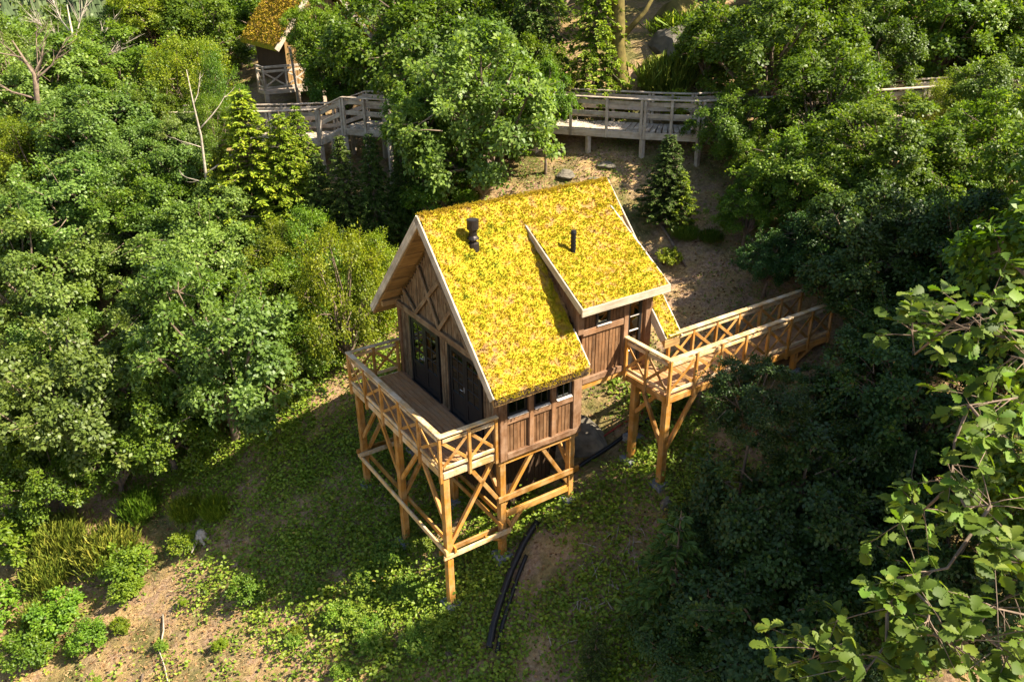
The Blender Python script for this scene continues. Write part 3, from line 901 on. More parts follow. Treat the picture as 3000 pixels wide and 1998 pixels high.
# floor beams under the house
box_part('floor_beam', (0.0, 0.03, -0.40), (2.30, 0.17, -0.245), M['honey'], cabin)
box_part('floor_beam', (2.32, -0.02, 0.90), (4.40, 0.14, 1.045), M['honey'], cabin)
box_part('floor_beam', (0.02, 0.18, -0.33), (0.18, W_ - 0.05, -0.165), M['honey'], cabin)
box_part('floor_beam', (2.03, 0.18, -0.33), (2.19, W_ - 0.05, -0.165), M['honey'], cabin)
for x in (0.75, 1.4):
    box_part('joist', (x - .04, 0.18, -0.31), (x + .04, W_ - 0.05, -0.15), M['honey'], cabin)
br = lambda a, b, w=0.085, h=0.10, mat='honey', up=(0, 0, 1): beam('brace', a, b, w, h, M[mat], cabin, up=up)
# balcony side braces
for (y, zj) in ((4.69, -1.95), (2.40, -1.95), (0.10, -1.95)):
    if y < 4.6: br((PX, y + 0.07, zj + 0.45), (PX, y + 1.12, -0.15))
    if y > 0.2: br((PX, y - 0.07, zj + 0.45), (PX, y - 1.12, -0.15))
    br((PX + 0.07, y, zj - 0.1), (-0.12, y, -0.20))
# paired walers
for dx in (-0.115, 0.115):
    beam('waler', (PX + dx, -0.06, -2.16), (PX + dx, 4.86, -2.16), 0.05, 0.13, M['rail' if dx < 0 else 'honey'], cabin)
for dy in (-0.10, 0.10):
    beam('waler', (PX - 0.18, 0.10 + dy * 1.1, -2.16 - 0.135), (0.28, 0.10 + dy * 1.1, -2.16 - 0.135), 0.05, 0.13, M['rail' if dy < 0 else 'honey'], cabin)
    beam('waler', (PX - 0.18, 4.69 + dy * 1.1, -2.02), (0.28, 4.69 + dy * 1.1, -2.02), 0.05, 0.13, M['rail' if dy < 0 else 'honey'], cabin)
    beam('waler', (0.10 + dy * 1.1, -0.1, -2.02), (0.10 + dy * 1.1, 4.8, -2.02), 0.05, 0.13, M['honey'], cabin)
# long side bracing
beam('waler', (-0.06, -0.015, -1.30), (2.30, -0.015, -1.30), 0.055, 0.15, M['honey'], cabin)
beam('waler', (0.19, 0.05, -1.83), (2.02, 0.05, -1.83), 0.07, 0.17, M['honey'], cabin)
br((0.18, 0.10, -1.55), (0.96, 0.10, -0.40)); br((2.03, 0.10, -1.66), (1.26, 0.10, -0.40))
br((0.18, 0.10, -2.50), (0.66, 0.10, -1.92)); br((0.10, 0.18, -1.3), (0.10, 1.1, -0.33)); br((0.02, 0.02, -2.5), (-0.45, 0.02, -2.22), 0.07, 0.08)
br((0.03, 0.10, -1.4), (-0.75, 0.10, -0.16)); br((2.11, 0.18, -1.2), (2.11, 0.95, -0.33))
br((0.10, 4.58, -1.3), (0.10, 3.7, -0.33))
# dark boarded store below the floor
sh_ = MB()
sz0 = -2.6
sh_.box((0.62, 1.02, sz0), (2.2, 3.9, -0.34))
store = sh_.build('store_wall', M['darkplank'], cabin)
for i in range(13):
    x = 0.64 + (i + 0.5) * 0.115
    beam('plank', (x, 0.995, max(sz0, tz(x, 1.0) - 0.05)), (x, 0.995, -0.35), 0.103, 0.035, M['darkplank'], store, up=(0, 1, 0), ch=0.004)
for i in range(24):
    y = 1.06 + (i + 0.5) * 0.118
    beam('plank', (0.60, y, max(sz0, tz(0.6, y) - 0.05)), (0.60, y, -0.35), 0.035, 0.105, M['darkplank'], store, up=(0, 1, 0), ch=0.004)
dp = MB()
dp.tube([(0.32, 0.32, -0.45), (0.9, 0.42, -0.5), (1.0, 0.6, -0.52)], 0.035, 10)
dp.build('drain_pipe', M['zinc'], cabin)

# ================================================================== ENTRANCE BRIDGE
GZb = 0.98
bridge = thing('entrance_bridge', 'honey coloured timber footbridge with crossed railings leading to the cabin door', 'footbridge', (6.5, -0.9, -0.6))
NX0, NX1 = 3.63, 9.45
NY, FY = -1.52, -0.56
bf = MB()
for y in (NY + 0.12, -0.98, FY - 0.1):
    bf.box((NX0 + 0.05, y - 0.04, GZb - 0.2), (NX1, y + 0.04, GZb - 0.034))
bf.box((NX0 + 0.05, FY - 0.05, GZb - 0.2), (4.5, -0.08, GZb - 0.036))
bframe = bf.build('bridge_frame', M['honey'], bridge)
xx = NX0 + 0.07
while xx < NX1:
    y1 = -0.075 if xx < 4.46 else FY + 0.0
    beam('deck_board', (xx, NY + 0.02, GZb - 0.016 + random.uniform(-.002, .002)), (xx, y1, GZb - 0.016), 0.128, 0.03, M['deck'], bridge, ch=0.004)
    xx += 0.138
fascia((NX0 + 0.0, NY), (NX1, NY), bridge, GZb - 0.10, mat='honey')
fascia((4.5, FY + 0.03), (NX1, FY + 0.03), bridge, GZb - 0.10, mat='honey')
fascia((NX0 + 0.0, NY + 0.03), (NX0 + 0.0, -0.07), bridge, GZb - 0.10, mat='honey')
railing((NX0, NY), (NX1 - 0.05, NY), 7, GZb, bridge, top=0.98, outn=(0, -1), pdrop=0.2)
railing((4.55, FY), (NX1 - 0.02, FY), 6, GZb, bridge, top=0.98, outn=(0, 1), pdrop=0.2)
railing((NX0, NY), (NX0, -0.09), 2, GZb - 0.001, bridge, top=0.98, outn=(-1, 0), end0=False, pdrop=0.2)
bst = lambda x, y, zt, zb: stilt(x, y, zt, zb, bridge)
beam('stilt', (NX0 + 0.09, NY + 0.09, -1.48), (NX0 + 0.09, NY + 0.09, GZb - 0.2), 0.17, 0.17, M['honey'], bridge, up=(0, 1, 0), ch=0.012)
footing(NX0 + 0.09, NY + 0.09, -1.52, bridge)
bb = lambda a, b: beam('brace', a, b, 0.085, 0.10, M['honey'], bridge)
bb((NX0 + 0.09, NY + 0.17, -0.45), (NX0 + 0.09, NY + 0.92, GZb - 0.2)); bb((NX0 + 0.17, NY + 0.09, -0.55), (NX0 + 1.05, NY + 0.09, GZb - 0.2))
z_ = tz(NX0 + 0.09, -0.35)
stilt(NX0 + 0.14, -0.30, GZb - 0.2, z_ + 0.04, bridge)
bb((NX0 + 0.14, -0.38, 0.0), (NX0 + 0.14, -1.05, GZb - 0.2))
for x in (6.35, 8.3):
    for y in (NY + 0.12, FY - 0.1):
        z_ = tz(x, y)
        if z_ < GZb - 0.4:
            stilt(x, y, GZb - 0.2, z_ + 0.03, bridge, s=0.14)
            bb((x + 0.06, y, z_ + 0.25), (x + 0.75, y, GZb - 0.2))
# ================================================================== FOLIAGE GENERATORS
def unit(a):
    return a / np.maximum(np.linalg.norm(a, axis=-1, keepdims=True), 1e-9)

def leaves(P, D, Nn, length, width, fold=0.18, v=None, lobed=False):
    """leaf blades: P base points, D directions, Nn normals -> verts, quads, attr (two folded quads each)"""
    n = len(P)
    S = unit(np.cross(D, Nn)); U = unit(np.cross(S, D))
    l = length[:, None]; w = width[:, None]
    base = P
    tip = P + D * l - U * l * 0.10
    l1 = P + D * l * 0.38 - S * w * 0.5 + U * w * fold
    l2 = P + D * l * 0.78 - S * w * 0.42 + U * w * fold * 0.6
    r1 = P + D * l * 0.38 + S * w * 0.5 + U * w * fold
    r2 = P + D * l * 0.78 + S * w * 0.42 + U * w * fold * 0.6
    V = np.stack([base, l1, l2, tip, r2, r1], 1).reshape(-1, 3)
    i = np.arange(n)[:, None] * 6
    F = np.concatenate([i + np.array([[0, 3, 2, 1]]), i + np.array([[0, 5, 4, 3]])], 0)
    return V, F, np.repeat(v, 6)

def kites(P, D, Nn, length, width, fold=0.22, v=None):
    S = unit(np.cross(D, Nn)); U = unit(np.cross(S, D))
    l = length[:, None]; w = width[:, None]
    mid = P + D * l * 0.52 + U * w * fold
    V = np.stack([P, mid - S * w * 0.5, P + D * l - U * l * 0.08, mid + S * w * 0.5], 1).reshape(-1, 3)
    F = np.arange(len(V)).reshape(-1, 4)
    return V, F, np.repeat(v, 4)

def broadleaf(seed, lobes=12, clumps=9, per=190, leaf=0.045, clr=0.135, flat=0.5, droop=0.25, hollow=0.15):
    """crown of unit radius centred at 0 and the limbs that carry it"""
    r = np.random.RandomState(seed)
    mb = MB()
    # lobes of very different size, some pushed out on long limbs
    L = []
    tries = 0
    ax = np.array([r.uniform(0.78, 1.22), r.uniform(0.78, 1.22), r.uniform(0.85, 1.12)])
    while len(L) < lobes and tries < 6000:
        tries += 1
        d = r.randn(3); d /= np.linalg.norm(d)
        if d[2] < -0.65: continue
        lr = r.uniform(0.13, 0.34)
        rad = r.uniform(0.25, 1.02 - lr * 0.7) * (1.0 if d[2] > -0.1 else 0.9)
        c = d * rad * ax
        if all(np.linalg.norm(c - q[0]) > 0.80 * (lr + q[1]) for q in L):
            L.append((c, lr))
    P = []; D = []; Nn = []; vv = []; Ln = []
    start = Vector((0, 0, -0.75))
    for c, lr in L:
        tone = r.uniform(-0.16, 0.16)
        mid = Vector(c) * 0.45 + Vector((0, 0, -0.28)) + Vector(r.randn(3) * 0.05)
        mb.tube([start, mid, Vector(c)], [0.030, 0.018, 0.008], 5)
        outc = c / (np.linalg.norm(c) + 1e-6)
        nc = max(5, int(clumps * (lr / 0.25) ** 1.7))
        for k in range(nc):
            d = r.randn(3); d = d / np.linalg.norm(d) + outc * 0.45 + np.array([0, 0, 0.25]); d /= np.linalg.norm(d)
            cc = c + d * lr * r.uniform(0.5, 1.15)
            if r.rand() < 0.6:
                mb.tube([Vector(c), Vector((c + cc) / 2 + r.randn(3) * 0.02), Vector(cc + d * 0.03)], [0.007, 0.005, 0.002], 4, cap=False)
            m = int(per * r.uniform(0.5, 1.5))
            out = unit(d * 0.6 + outc * 0.3 + np.array([0, 0, 0.6]))
            q = r.randn(m, 3) * clr * r.uniform(0.7, 1.35)
            q -= (q @ out)[:, None] * out * (1 - flat)
            P.append(cc + q)
            dd = r.randn(m, 3) * 0.8 + unit(q) * 1.1 + np.array([0, 0, -droop])
            D.append(unit(dd))
            Nn.append(unit(out * 1.1 + np.array([0.08, -0.08, 0.5]) + r.randn(m, 3) * 0.34))
            vv.append(np.clip(0.42 + tone + r.uniform(-0.14, 0.14) + r.randn(m) * 0.16 - 0.25 * (r.rand(m) < .08), 0, 1))
            Ln.append(leaf * r.uniform(0.65, 1.35, m))
    # loose sprays standing out of the outline on thin twigs
    for k in range(34):
        d = r.randn(3); d /= np.linalg.norm(d)
        if d[2] < -0.35: continue
        cc = d * ax * r.uniform(0.88, 1.16)
        st_ = d * ax * 0.6 + r.randn(3) * 0.08
        mb.tube([Vector(st_), Vector((st_ + cc) / 2 + r.randn(3) * 0.03), Vector(cc + d * 0.05)], [0.007, 0.004, 0.0012], 4, cap=False)
        for j in range(3):
            m = int(per * r.uniform(0.15, 0.45))
            u = r.uniform(0.55, 1.05)
            q = r.randn(m, 3) * clr * 0.7
            P.append(st_ + (cc - st_) * u + q)
            D.append(unit(r.randn(m, 3) * 0.8 + d + unit(q)))
            Nn.append(unit(d * 0.5 + np.array([0.1, -0.1, 0.8]) + r.randn(m, 3) * 0.45))
            vv.append(np.clip(0.55 + r.randn(m) * 0.17, 0, 1)); Ln.append(leaf * r.uniform(0.65, 1.35, m))
    P = np.concatenate(P); D = np.concatenate(D); Nn = np.concatenate(Nn); vv = np.concatenate(vv); Ln = np.concatenate(Ln)
    V, F, a = (leaves if leaf > 0.08 else kites)(P, D, Nn, Ln, Ln * 0.68, v=vv)
    return V, F, a, mb

def conifer(seed, levels=24, br=8, spread=0.24, needle=0.030, droop=0.25, bare=0.06, per=18, kk=8):
    """unit-height spruce standing on 0"""
    r = np.random.RandomState(seed)
    mb = MB()
    mb.tube([(0, 0, -0.03), (0.004, 0, 0.5), (0, 0, 1.0)], [0.020, 0.012, 0.002], 6)
    P = []; D = []; vv = []
    for i in range(levels):
        t = min(0.995, max(0.0, (i + r.uniform(-0.3, 0.3)) / levels))
        z = bare + (1 - bare) * t ** 0.92
        ln0 = spread * (1 - t) ** 0.85 * (0.75 + 0.25 * min(1, t * 6)) + 0.012
        nb = max(3, int(br * (1 - 0.45 * t)))
        ph = r.uniform(0, 6.28)
        for b in range(nb):
            an = ph + 6.283 * b / nb + r.uniform(-0.3, 0.3)
            ln = ln0 * r.uniform(0.72, 1.15)
            out = np.array([math.cos(an), math.sin(an), 0])
            rise = r.uniform(0.0, 0.25) + 0.5 * max(0, t - 0.6)
            m = max(3, int(per * ln / spread + 2))
            s = np.sort(r.uniform(0.12, 1, m))
            pts = np.array([0, 0, z]) + out * (s * ln)[:, None] + np.array([0, 0, 1.0]) * (rise * s * ln - droop * ln * s ** 2)[:, None]
            mb.tube([(0, 0, z), pts[m // 2], pts[-1]], [0.004, 0.0025, 0.0008], 3, cap=False)
            lat = np.array([-out[1], out[0], 0])
            for q in range(kk):
                sg = r.choice([-1, 1], m)
                P.append(pts + r.randn(m, 3) * 0.004)
                D.append(unit(out * r.uniform(0.3, 1.0, m)[:, None] + lat * (sg * r.uniform(0.2, 1.0, m))[:, None] + np.array([0, 0, 1]) * r.uniform(-0.55, 0.15, m)[:, None]))
                vv.append(np.clip(0.30 + 0.45 * s + r.randn(m) * 0.15, 0, 1))
    P = np.concatenate(P); D = np.concatenate(D); vv = np.concatenate(vv)
    n = len(P)
    Nn = unit(r.randn(n, 3) * 0.5 + np.array([0, 0, 1.0]))
    ln = needle * r.uniform(0.6, 1.35, n)
    V, F, a = leaves(P, D, Nn, ln, ln * 0.34, v=vv)
    return V, F, a, mb

def trunk_mb(seed, lean=0.06):
    r = np.random.RandomState(seed)
    mb = MB()
    pts = [Vector((0, 0, -0.08))]
    rad = [0.075]
    for i in range(1, 7):
        pts.append(Vector((r.randn() * lean * 0.3 * i / 3, r.randn() * lean * 0.3 * i / 3, i / 6)))
        rad.append(0.058 * (1 - 0.62 * i / 6))
    mb.tube(pts, rad, 8)
    return mb

PROTO = {}
def proto_broad(key, mat, **kw):
    V, F, a, mb = broadleaf(**kw)
    cm = npmesh('crown', V, F, M[mat], v=a)
    lm = mesh('limbs', mb.v, mb.f, M['bark'])
    PROTO[key] = (cm, lm)
for i in range(5):
    proto_broad('oak%d' % i, 'oak', seed=100 + i, lobes=30, clumps=12, per=105, leaf=0.044, clr=0.054, flat=0.38)
for i in range(3):
    proto_broad('fine%d' % i, 'fresh', seed=200 + i, lobes=22, clumps=11, per=110, leaf=0.038, clr=0.075, flat=0.9, droop=0.5)
for i in range(2):
    proto_broad('shrub%d' % i, 'fresh', seed=300 + i, lobes=12, clumps=7, per=34, leaf=0.115, clr=0.10, flat=0.7)
TRUNK = [mesh('trunk', t.v, t.f, M['bark'], True) for t in (trunk_mb(1), trunk_mb(2), trunk_mb(3))]
for i in range(3):
    V, F, a, mb = conifer(400 + i, levels=36, br=10, spread=0.25 if i < 2 else 0.30, droop=(0.15, 0.3, 0.45)[i], needle=0.023, per=16, kk=6)
    PROTO['spruce%d' % i] = (npmesh('needles', V, F, M['spruce'], v=a), mesh('trunk', mb.v, mb.f, M['bark']))
V, F, a, mb = conifer(420, levels=15, br=7, spread=0.33, droop=0.05, needle=0.05, per=12, kk=5)
PROTO['sapling'] = (npmesh('needles', V, F, M['spruce'], v=a), mesh('trunk', mb.v, mb.f, M['bark']))

def setmat(o, mat):
    o.material_slots[0].link = 'OBJECT'
    o.material_slots[0].material = M[mat]

rt = random.Random(7)
def plant_broad(x, y, zc, rx, rz, key, mat, label, group=None, name='oak_tree', cat='tree', trunk=True):
    zg = tz(x, y)
    t = thing(name, label, cat, (x, y, zg), group)
    cm, lm = PROTO[key]
    rot = rt.uniform(0, 6.28)
    h = max(0.15, zc - zg)
    c = bpy.data.objects.new('crown', cm); COL.objects.link(c); c.parent = t
    c.location = (0, 0, h); c.scale = (rx, rx, rz); c.rotation_euler = (rt.uniform(-.12, .12), rt.uniform(-.12, .12), rot)
    setmat(c, mat)
    l = bpy.data.objects.new('limbs', lm); COL.objects.link(l); l.parent = t
    l.location = (0, 0, h); l.scale = (rx, rx, rz); l.rotation_euler = c.rotation_euler
    if trunk:
        k = bpy.data.objects.new('trunk', TRUNK[rt.randrange(3)]); COL.objects.link(k); k.parent = t
        hh = max(0.3, h - rz * 0.35)
        s = min(2.6, max(0.9, rx)) 
        k.scale = (s, s, hh); k.rotation_euler = (0, 0, rt.uniform(0, 6.28))
    return t

def plant_spruce(x, y, H, key, mat, label, group=None, wide=1.0, name='spruce_tree', dz=0.0):
    zg = tz(x, y) + dz
    t = thing(name, label, 'tree', (x, y, zg), group)
    nm, tm = PROTO[key]
    rot = rt.uniform(0, 6.28)
    for nme, me in (('crown', nm), ('trunk', tm)):
        c = bpy.data.objects.new(nme, me); COL.objects.link(c); c.parent = t
        c.scale = (H * wide, H * wide, H); c.rotation_euler = (0, 0, rot)
        if nme == 'crown': setmat(c, mat)
    return t
TREES = [
 ('B', -3.66, 9.45, -0.49, 2.83, 3.11, 'oak0', 'oakgrey', 'broad greyish-green oak standing beside the balcony stilts', None, 'oak_tree'),
 ('B', -7.39, 11.72, -1.76, 2.76, 2.92, 'oak1', 'oakgrey', 'low spreading greyish oak above the sandy clearing', None, 'oak_tree'),
 ('B', -5.47, 10.17, -2.28, 1.95, 1.86, 'oak4', 'oak', 'dark green oak between the two broad greyish oaks', None, 'oak_tree'),
 ('B', -7.77, 16.49, 0.25, 2.73, 2.6, 'oak2', 'oakgrey', 'greyish-green oak on the slope left of the cabin', 'oaks on the slope left of the cabin', 'oak_tree'),
 ('B', -2.63, 14.21, 1.03, 2.46, 2.23, 'oak3', 'oakgrey', 'greyish-green oak on the slope left of the cabin', 'oaks on the slope left of the cabin', 'oak_tree'),
 ('B', -9.62, 11.9, -2.87, 1.69, 2.31, 'oak3', 'oak', 'dark leafy oak at the edge of the sandy clearing', None, 'oak_tree'),
 ('B', -5.72, 18.52, 1.93, 2.57, 2.19, 'oak0', 'oakgrey', 'greyish-green oak on the slope left of the cabin', 'oaks on the slope left of the cabin', 'oak_tree'),
 ('B', -3.65, 17.26, 2.12, 2.03, 1.9, 'oak1', 'oak', 'oak behind the bare pale tree', None, 'oak_tree'),
 ('B', -6.38, 23.46, 2.99, 2.09, 1.77, 'fine0', 'young', 'bright yellow-green maple among grey-green oaks', None, 'oak_tree'),
 ('B', -1.43, 11.23, 0.01, 1.85, 1.6, 'oak2', 'fresh', 'fresh green bushy tree between broad oak and birch', None, 'bushy_tree'),
 ('B', -0.0, 8.62, 0.62, 1.57, 2.39, 'fine1', 'young', 'slender pale birch close behind the balcony railing', None, 'birch_tree'),
 ('B', 0.31, 11.79, 1.11, 1.4, 1.51, 'fine2', 'fresh', 'small fresh green tree below the dark spruces', None, 'small_tree'),
 ('B', -4.13, 21.09, 3.8, 2.75, 2.19, 'oak4', 'oakgrey', 'oak in front of the boardwalk left end', None, 'oak_tree'),
 ('B', -3.7, 19.12, 2.95, 1.82, 1.67, 'fine1', 'oakgrey', 'fine-leaved grey-green tree below the boardwalk end', None, 'willow_tree'),
 ('B', 0.02, 23.76, 5.08, 1.93, 2.09, 'fine0', 'young', 'yellow-topped maple behind the bare pale tree', None, 'oak_tree'),
 ('B', 0.1, 20.17, 4.73, 1.19, 1.94, 'fine2', 'fresh', 'slim green tree beside the far cabin stilts', None, 'slim_tree'),
 ('B', -2.09, 27.53, 5.27, 2.88, 2.38, 'oak2', 'oak', 'tree on the slope beyond the boardwalk', 'trees filling the slope beyond the boardwalk', 'leafy_tree'),
 ('B', -5.0, 26.77, 4.78, 3.05, 2.6, 'oak0', 'oakgrey', 'tree on the slope beyond the boardwalk', 'trees filling the slope beyond the boardwalk', 'leafy_tree'),
 ('B', -6.06, 31.14, 5.8, 2.39, 2.41, 'oak1', 'oakgrey', 'tree on the slope beyond the boardwalk', 'trees filling the slope beyond the boardwalk', 'leafy_tree'),
 ('B', 0.86, 32.81, 7.37, 2.13, 2.1, 'oak3', 'young', 'yellow-crowned tree before the distant pine hillside', None, 'leafy_tree'),
 ('B', 2.95, 32.05, 6.18, 2.74, 2.53, 'oak4', 'oak', 'tree on the slope beyond the boardwalk', 'trees filling the slope beyond the boardwalk', 'leafy_tree'),
 ('B', -1.69, 33.62, 5.84, 2.48, 1.72, 'oak1', 'oakgrey', 'tree on the slope beyond the boardwalk', 'trees filling the slope beyond the boardwalk', 'leafy_tree'),
 ('B', -7.82, 21.21, 1.61, 1.97, 1.67, 'oak4', 'oakgrey', 'greyish-green oak on the slope left of the cabin', 'oaks on the slope left of the cabin', 'oak_tree'),
 ('B', 4.65, 20.85, 7.18, 1.39, 1.74, 'oak3', 'fresh', 'light green oak spreading over the far cabin roof', None, 'oak_tree'),
 ('B', 8.68, 27.61, 7.61, 3.24, 2.67, 'oak1', 'oak', 'tree on the slope beyond the boardwalk', 'trees filling the slope beyond the boardwalk', 'leafy_tree'),
 ('B', -4.21, 14.2, -0.35, 1.92, 1.8, 'oak0', 'oakgrey', 'greyish-green oak on the slope left of the cabin', 'oaks on the slope left of the cabin', 'oak_tree'),
 ('B', -7.68, 15.32, -1.24, 1.89, 1.5, 'oak4', 'oakgrey', 'greyish-green oak on the slope left of the cabin', 'oaks on the slope left of the cabin', 'oak_tree'),
 ('B', -5.61, 13.03, -1.89, 1.49, 1.34, 'oak2', 'oak', 'small dark oak between the broad greyish oaks', None, 'oak_tree'),
 ('B', -8.64, 13.82, -2.15, 1.8, 1.69, 'oak1', 'oakgrey', 'greyish-green oak on the slope left of the cabin', 'oaks on the slope left of the cabin', 'oak_tree'),
 ('B', -5.0, 17.35, 0.94, 1.75, 1.31, 'oak3', 'oakgrey', 'greyish-green oak on the slope left of the cabin', 'oaks on the slope left of the cabin', 'oak_tree'),
 ('B', -2.2, 18.13, 3.18, 1.96, 1.66, 'oak0', 'oakgrey', 'greyish-green oak on the slope left of the cabin', 'oaks on the slope left of the cabin', 'oak_tree'),
 ('B', -3.42, 16.37, 1.29, 2.02, 1.6, 'oak2', 'oakgrey', 'greyish-green oak on the slope left of the cabin', 'oaks on the slope left of the cabin', 'oak_tree'),
 ('B', -2.37, 9.22, -1.08, 1.51, 1.51, 'oak3', 'oak', 'leafy oak between the broad greyish oak and the balcony', None, 'oak_tree'),
 ('B', -1.1, 9.24, -0.52, 1.42, 1.41, 'fine0', 'fresh', 'fine-leaved fresh green tree beside the slender birch', None, 'small_tree'),
 ('B', -0.61, 12.62, 0.8, 1.55, 1.39, 'fine1', 'young', 'yellow-green young tree below the lime spruces', None, 'small_tree'),
 ('B', -1.05, 15.16, 1.92, 1.75, 1.6, 'oak4', 'oakgrey', 'oak below the shortest lime spruce', None, 'oak_tree'),
 ('B', 1.37, 9.32, 0.82, 1.09, 1.45, 'fine2', 'young', 'thin yellow-green birch under the gable eave', None, 'birch_tree'),
 ('B', -7.73, 19.23, 0.84, 2.03, 1.61, 'oak0', 'oakgrey', 'greyish-green oak on the slope left of the cabin', 'oaks on the slope left of the cabin', 'oak_tree'),
 ('B', -4.88, 24.59, 3.67, 2.18, 1.68, 'oak3', 'oakgrey', 'greyish-green oak on the slope left of the cabin', 'oaks on the slope left of the cabin', 'oak_tree'),
 ('B', -6.66, 26.59, 3.71, 2.22, 2.05, 'oak2', 'oakgrey', 'greyish-green oak on the slope left of the cabin', 'oaks on the slope left of the cabin', 'oak_tree'),
 ('B', -1.78, 21.83, 4.29, 1.97, 1.64, 'oak1', 'oak', 'oak at the left end of the boardwalk', None, 'oak_tree'),
 ('B', -8.66, 11.2, -3.47, 1.7, 1.59, 'oak2', 'oak', 'dark oak skirting the upper edge of the clearing', None, 'oak_tree'),
 ('B', -7.01, 10.66, -3.21, 1.61, 1.49, 'oak3', 'oak', 'low dark oak above the blue-green broom', None, 'oak_tree'),
 ('B', 5.94, 10.32, 5.08, 3.19, 3.13, 'oak0', 'oakgrey', 'round oak directly behind the cabin ridge', None, 'oak_tree'),
 ('B', 4.61, 10.7, 2.98, 1.57, 1.3, 'oak4', 'oak', 'low oak bush behind the cabin ridge', None, 'oak_tree'),
 ('B', 4.23, 11.2, 5.0, 1.41, 1.39, 'oak4', 'oak', 'oak between the boardwalk ramp and the round oak', None, 'oak_tree'),
 ('B', 8.41, 9.87, 5.65, 0.97, 1.44, 'oak2', 'fresh', 'slim leafy oak against the near boardwalk railing', None, 'oak_tree'),
 ('B', 5.05, 20.06, 6.29, 1.53, 1.89, 'oak1', 'oak', 'dark oak in front of the far cabin', None, 'oak_tree'),
 ('B', 17.89, 0.05, 6.0, 1.41, 1.29, 'oak4', 'oak', 'oak between the footbridge and the boardwalk', 'oaks growing between the footbridge and the boardwalk', 'oak_tree'),
 ('B', 6.61, 16.05, 6.73, 3.36, 3.31, 'oak1', 'oak', 'tall dark oak right of the far cabin', None, 'oak_tree'),
 ('B', 5.34, 19.87, 5.61, 1.91, 1.89, 'oak2', 'fresh', 'oak branch crown above the boardwalk ramp', None, 'oak_tree'),
 ('B', 10.32, 15.27, 7.53, 2.65, 2.56, 'oak3', 'oak', 'tree on the slope beyond the boardwalk', 'trees filling the slope beyond the boardwalk', 'leafy_tree'),
 ('B', 9.48, 12.2, 5.85, 1.44, 1.69, 'oak4', 'fresh', 'small fresh oak at the boardwalk railing', None, 'oak_tree'),
 ('B', 11.21, 20.77, 8.11, 3.01, 2.23, 'oak0', 'oak', 'tree on the slope beyond the boardwalk', 'trees filling the slope beyond the boardwalk', 'leafy_tree'),
 ('B', 15.36, 6.32, 7.07, 2.86, 2.63, 'oak1', 'oak', 'high oak rising over the boardwalk at the rock outcrop', None, 'oak_tree'),
 ('B', 12.85, 5.42, 4.92, 1.53, 1.39, 'oak2', 'oak', 'oak hiding the boardwalk behind the cabin', None, 'oak_tree'),
 ('B', 14.72, 3.36, 5.59, 2.27, 2.08, 'oak4', 'oak', 'oak between the footbridge and the boardwalk', 'oaks growing between the footbridge and the boardwalk', 'oak_tree'),
 ('B', 22.82, 4.97, 7.53, 3.32, 2.73, 'oak0', 'oak', 'tree on the slope beyond the boardwalk', 'trees filling the slope beyond the boardwalk', 'leafy_tree'),
 ('B', 23.91, 2.24, 6.37, 2.06, 2.5, 'oak3', 'oak', 'tree on the slope beyond the boardwalk', 'trees filling the slope beyond the boardwalk', 'leafy_tree'),
 ('B', 12.04, 2.16, 4.13, 1.81, 1.61, 'oak3', 'oak', 'oak between the footbridge and the boardwalk', 'oaks growing between the footbridge and the boardwalk', 'oak_tree'),
 ('B', 13.66, 0.09, 4.72, 2.24, 1.87, 'oak2', 'oak', 'oak between the footbridge and the boardwalk', 'oaks growing between the footbridge and the boardwalk', 'oak_tree'),
 ('B', 15.44, -1.65, 4.91, 1.99, 1.94, 'oak1', 'oak', 'oak between the footbridge and the boardwalk', 'oaks growing between the footbridge and the boardwalk', 'oak_tree'),
 ('B', 19.33, 2.13, 5.24, 1.08, 1.17, 'fine0', 'young', 'yellowish fine-leaved tree in front of the boardwalk', None, 'slim_tree'),
 ('B', 10.66, -0.1, 2.78, 1.38, 1.17, 'oak0', 'shadeoak', 'oak between the footbridge and the boardwalk', 'oaks growing between the footbridge and the boardwalk', 'oak_tree'),
 ('B', 10.42, -1.79, 3.07, 2.11, 1.88, 'oak4', 'shadeoak', 'dark oak beyond the end of the footbridge', None, 'oak_tree'),
 ('B', 11.26, -3.89, 3.18, 1.9, 2.05, 'oak0', 'shadeoak', 'shade-darkened oak beyond the footbridge end', None, 'oak_tree'),
 ('B', 12.26, 0.01, 3.65, 1.71, 1.3, 'oak0', 'oak', 'oak between the footbridge and the boardwalk', 'oaks growing between the footbridge and the boardwalk', 'oak_tree'),
 ('B', 13.13, -1.89, 3.68, 1.63, 1.35, 'oak3', 'oak', 'oak between the footbridge and the boardwalk', 'oaks growing between the footbridge and the boardwalk', 'oak_tree'),
 ('B', 13.92, -3.21, 3.68, 1.31, 1.41, 'oak2', 'oak', 'oak between the footbridge and the boardwalk', 'oaks growing between the footbridge and the boardwalk', 'oak_tree'),
 ('B', 12.3, 3.65, 3.97, 1.23, 1.09, 'oak4', 'oak', 'low oak above the bare slope behind the cabin', None, 'oak_tree'),
 ('B', 10.07, -2.23, 2.12, 1.28, 1.08, 'oak2', 'shadeoak', 'dark oak over the end of the footbridge', None, 'oak_tree'),
 ('B', 9.87, -3.51, 1.99, 1.48, 1.22, 'oak1', 'shadeoak', 'dense dark oak uphill of the footbridge end', None, 'oak_tree'),
 ('B', 15.15, 8.95, 6.93, 1.56, 1.55, 'oak3', 'oak', 'oak left of the high oak at the rock outcrop', None, 'oak_tree'),
 ('B', 19.34, 5.06, 6.88, 1.9, 1.92, 'oak2', 'oak', 'oak standing above the right part of the boardwalk', None, 'oak_tree'),
 ('B', 20.1, 8.17, 8.04, 2.32, 1.77, 'oak4', 'oak', 'tree on the slope beyond the boardwalk', 'trees filling the slope beyond the boardwalk', 'leafy_tree'),
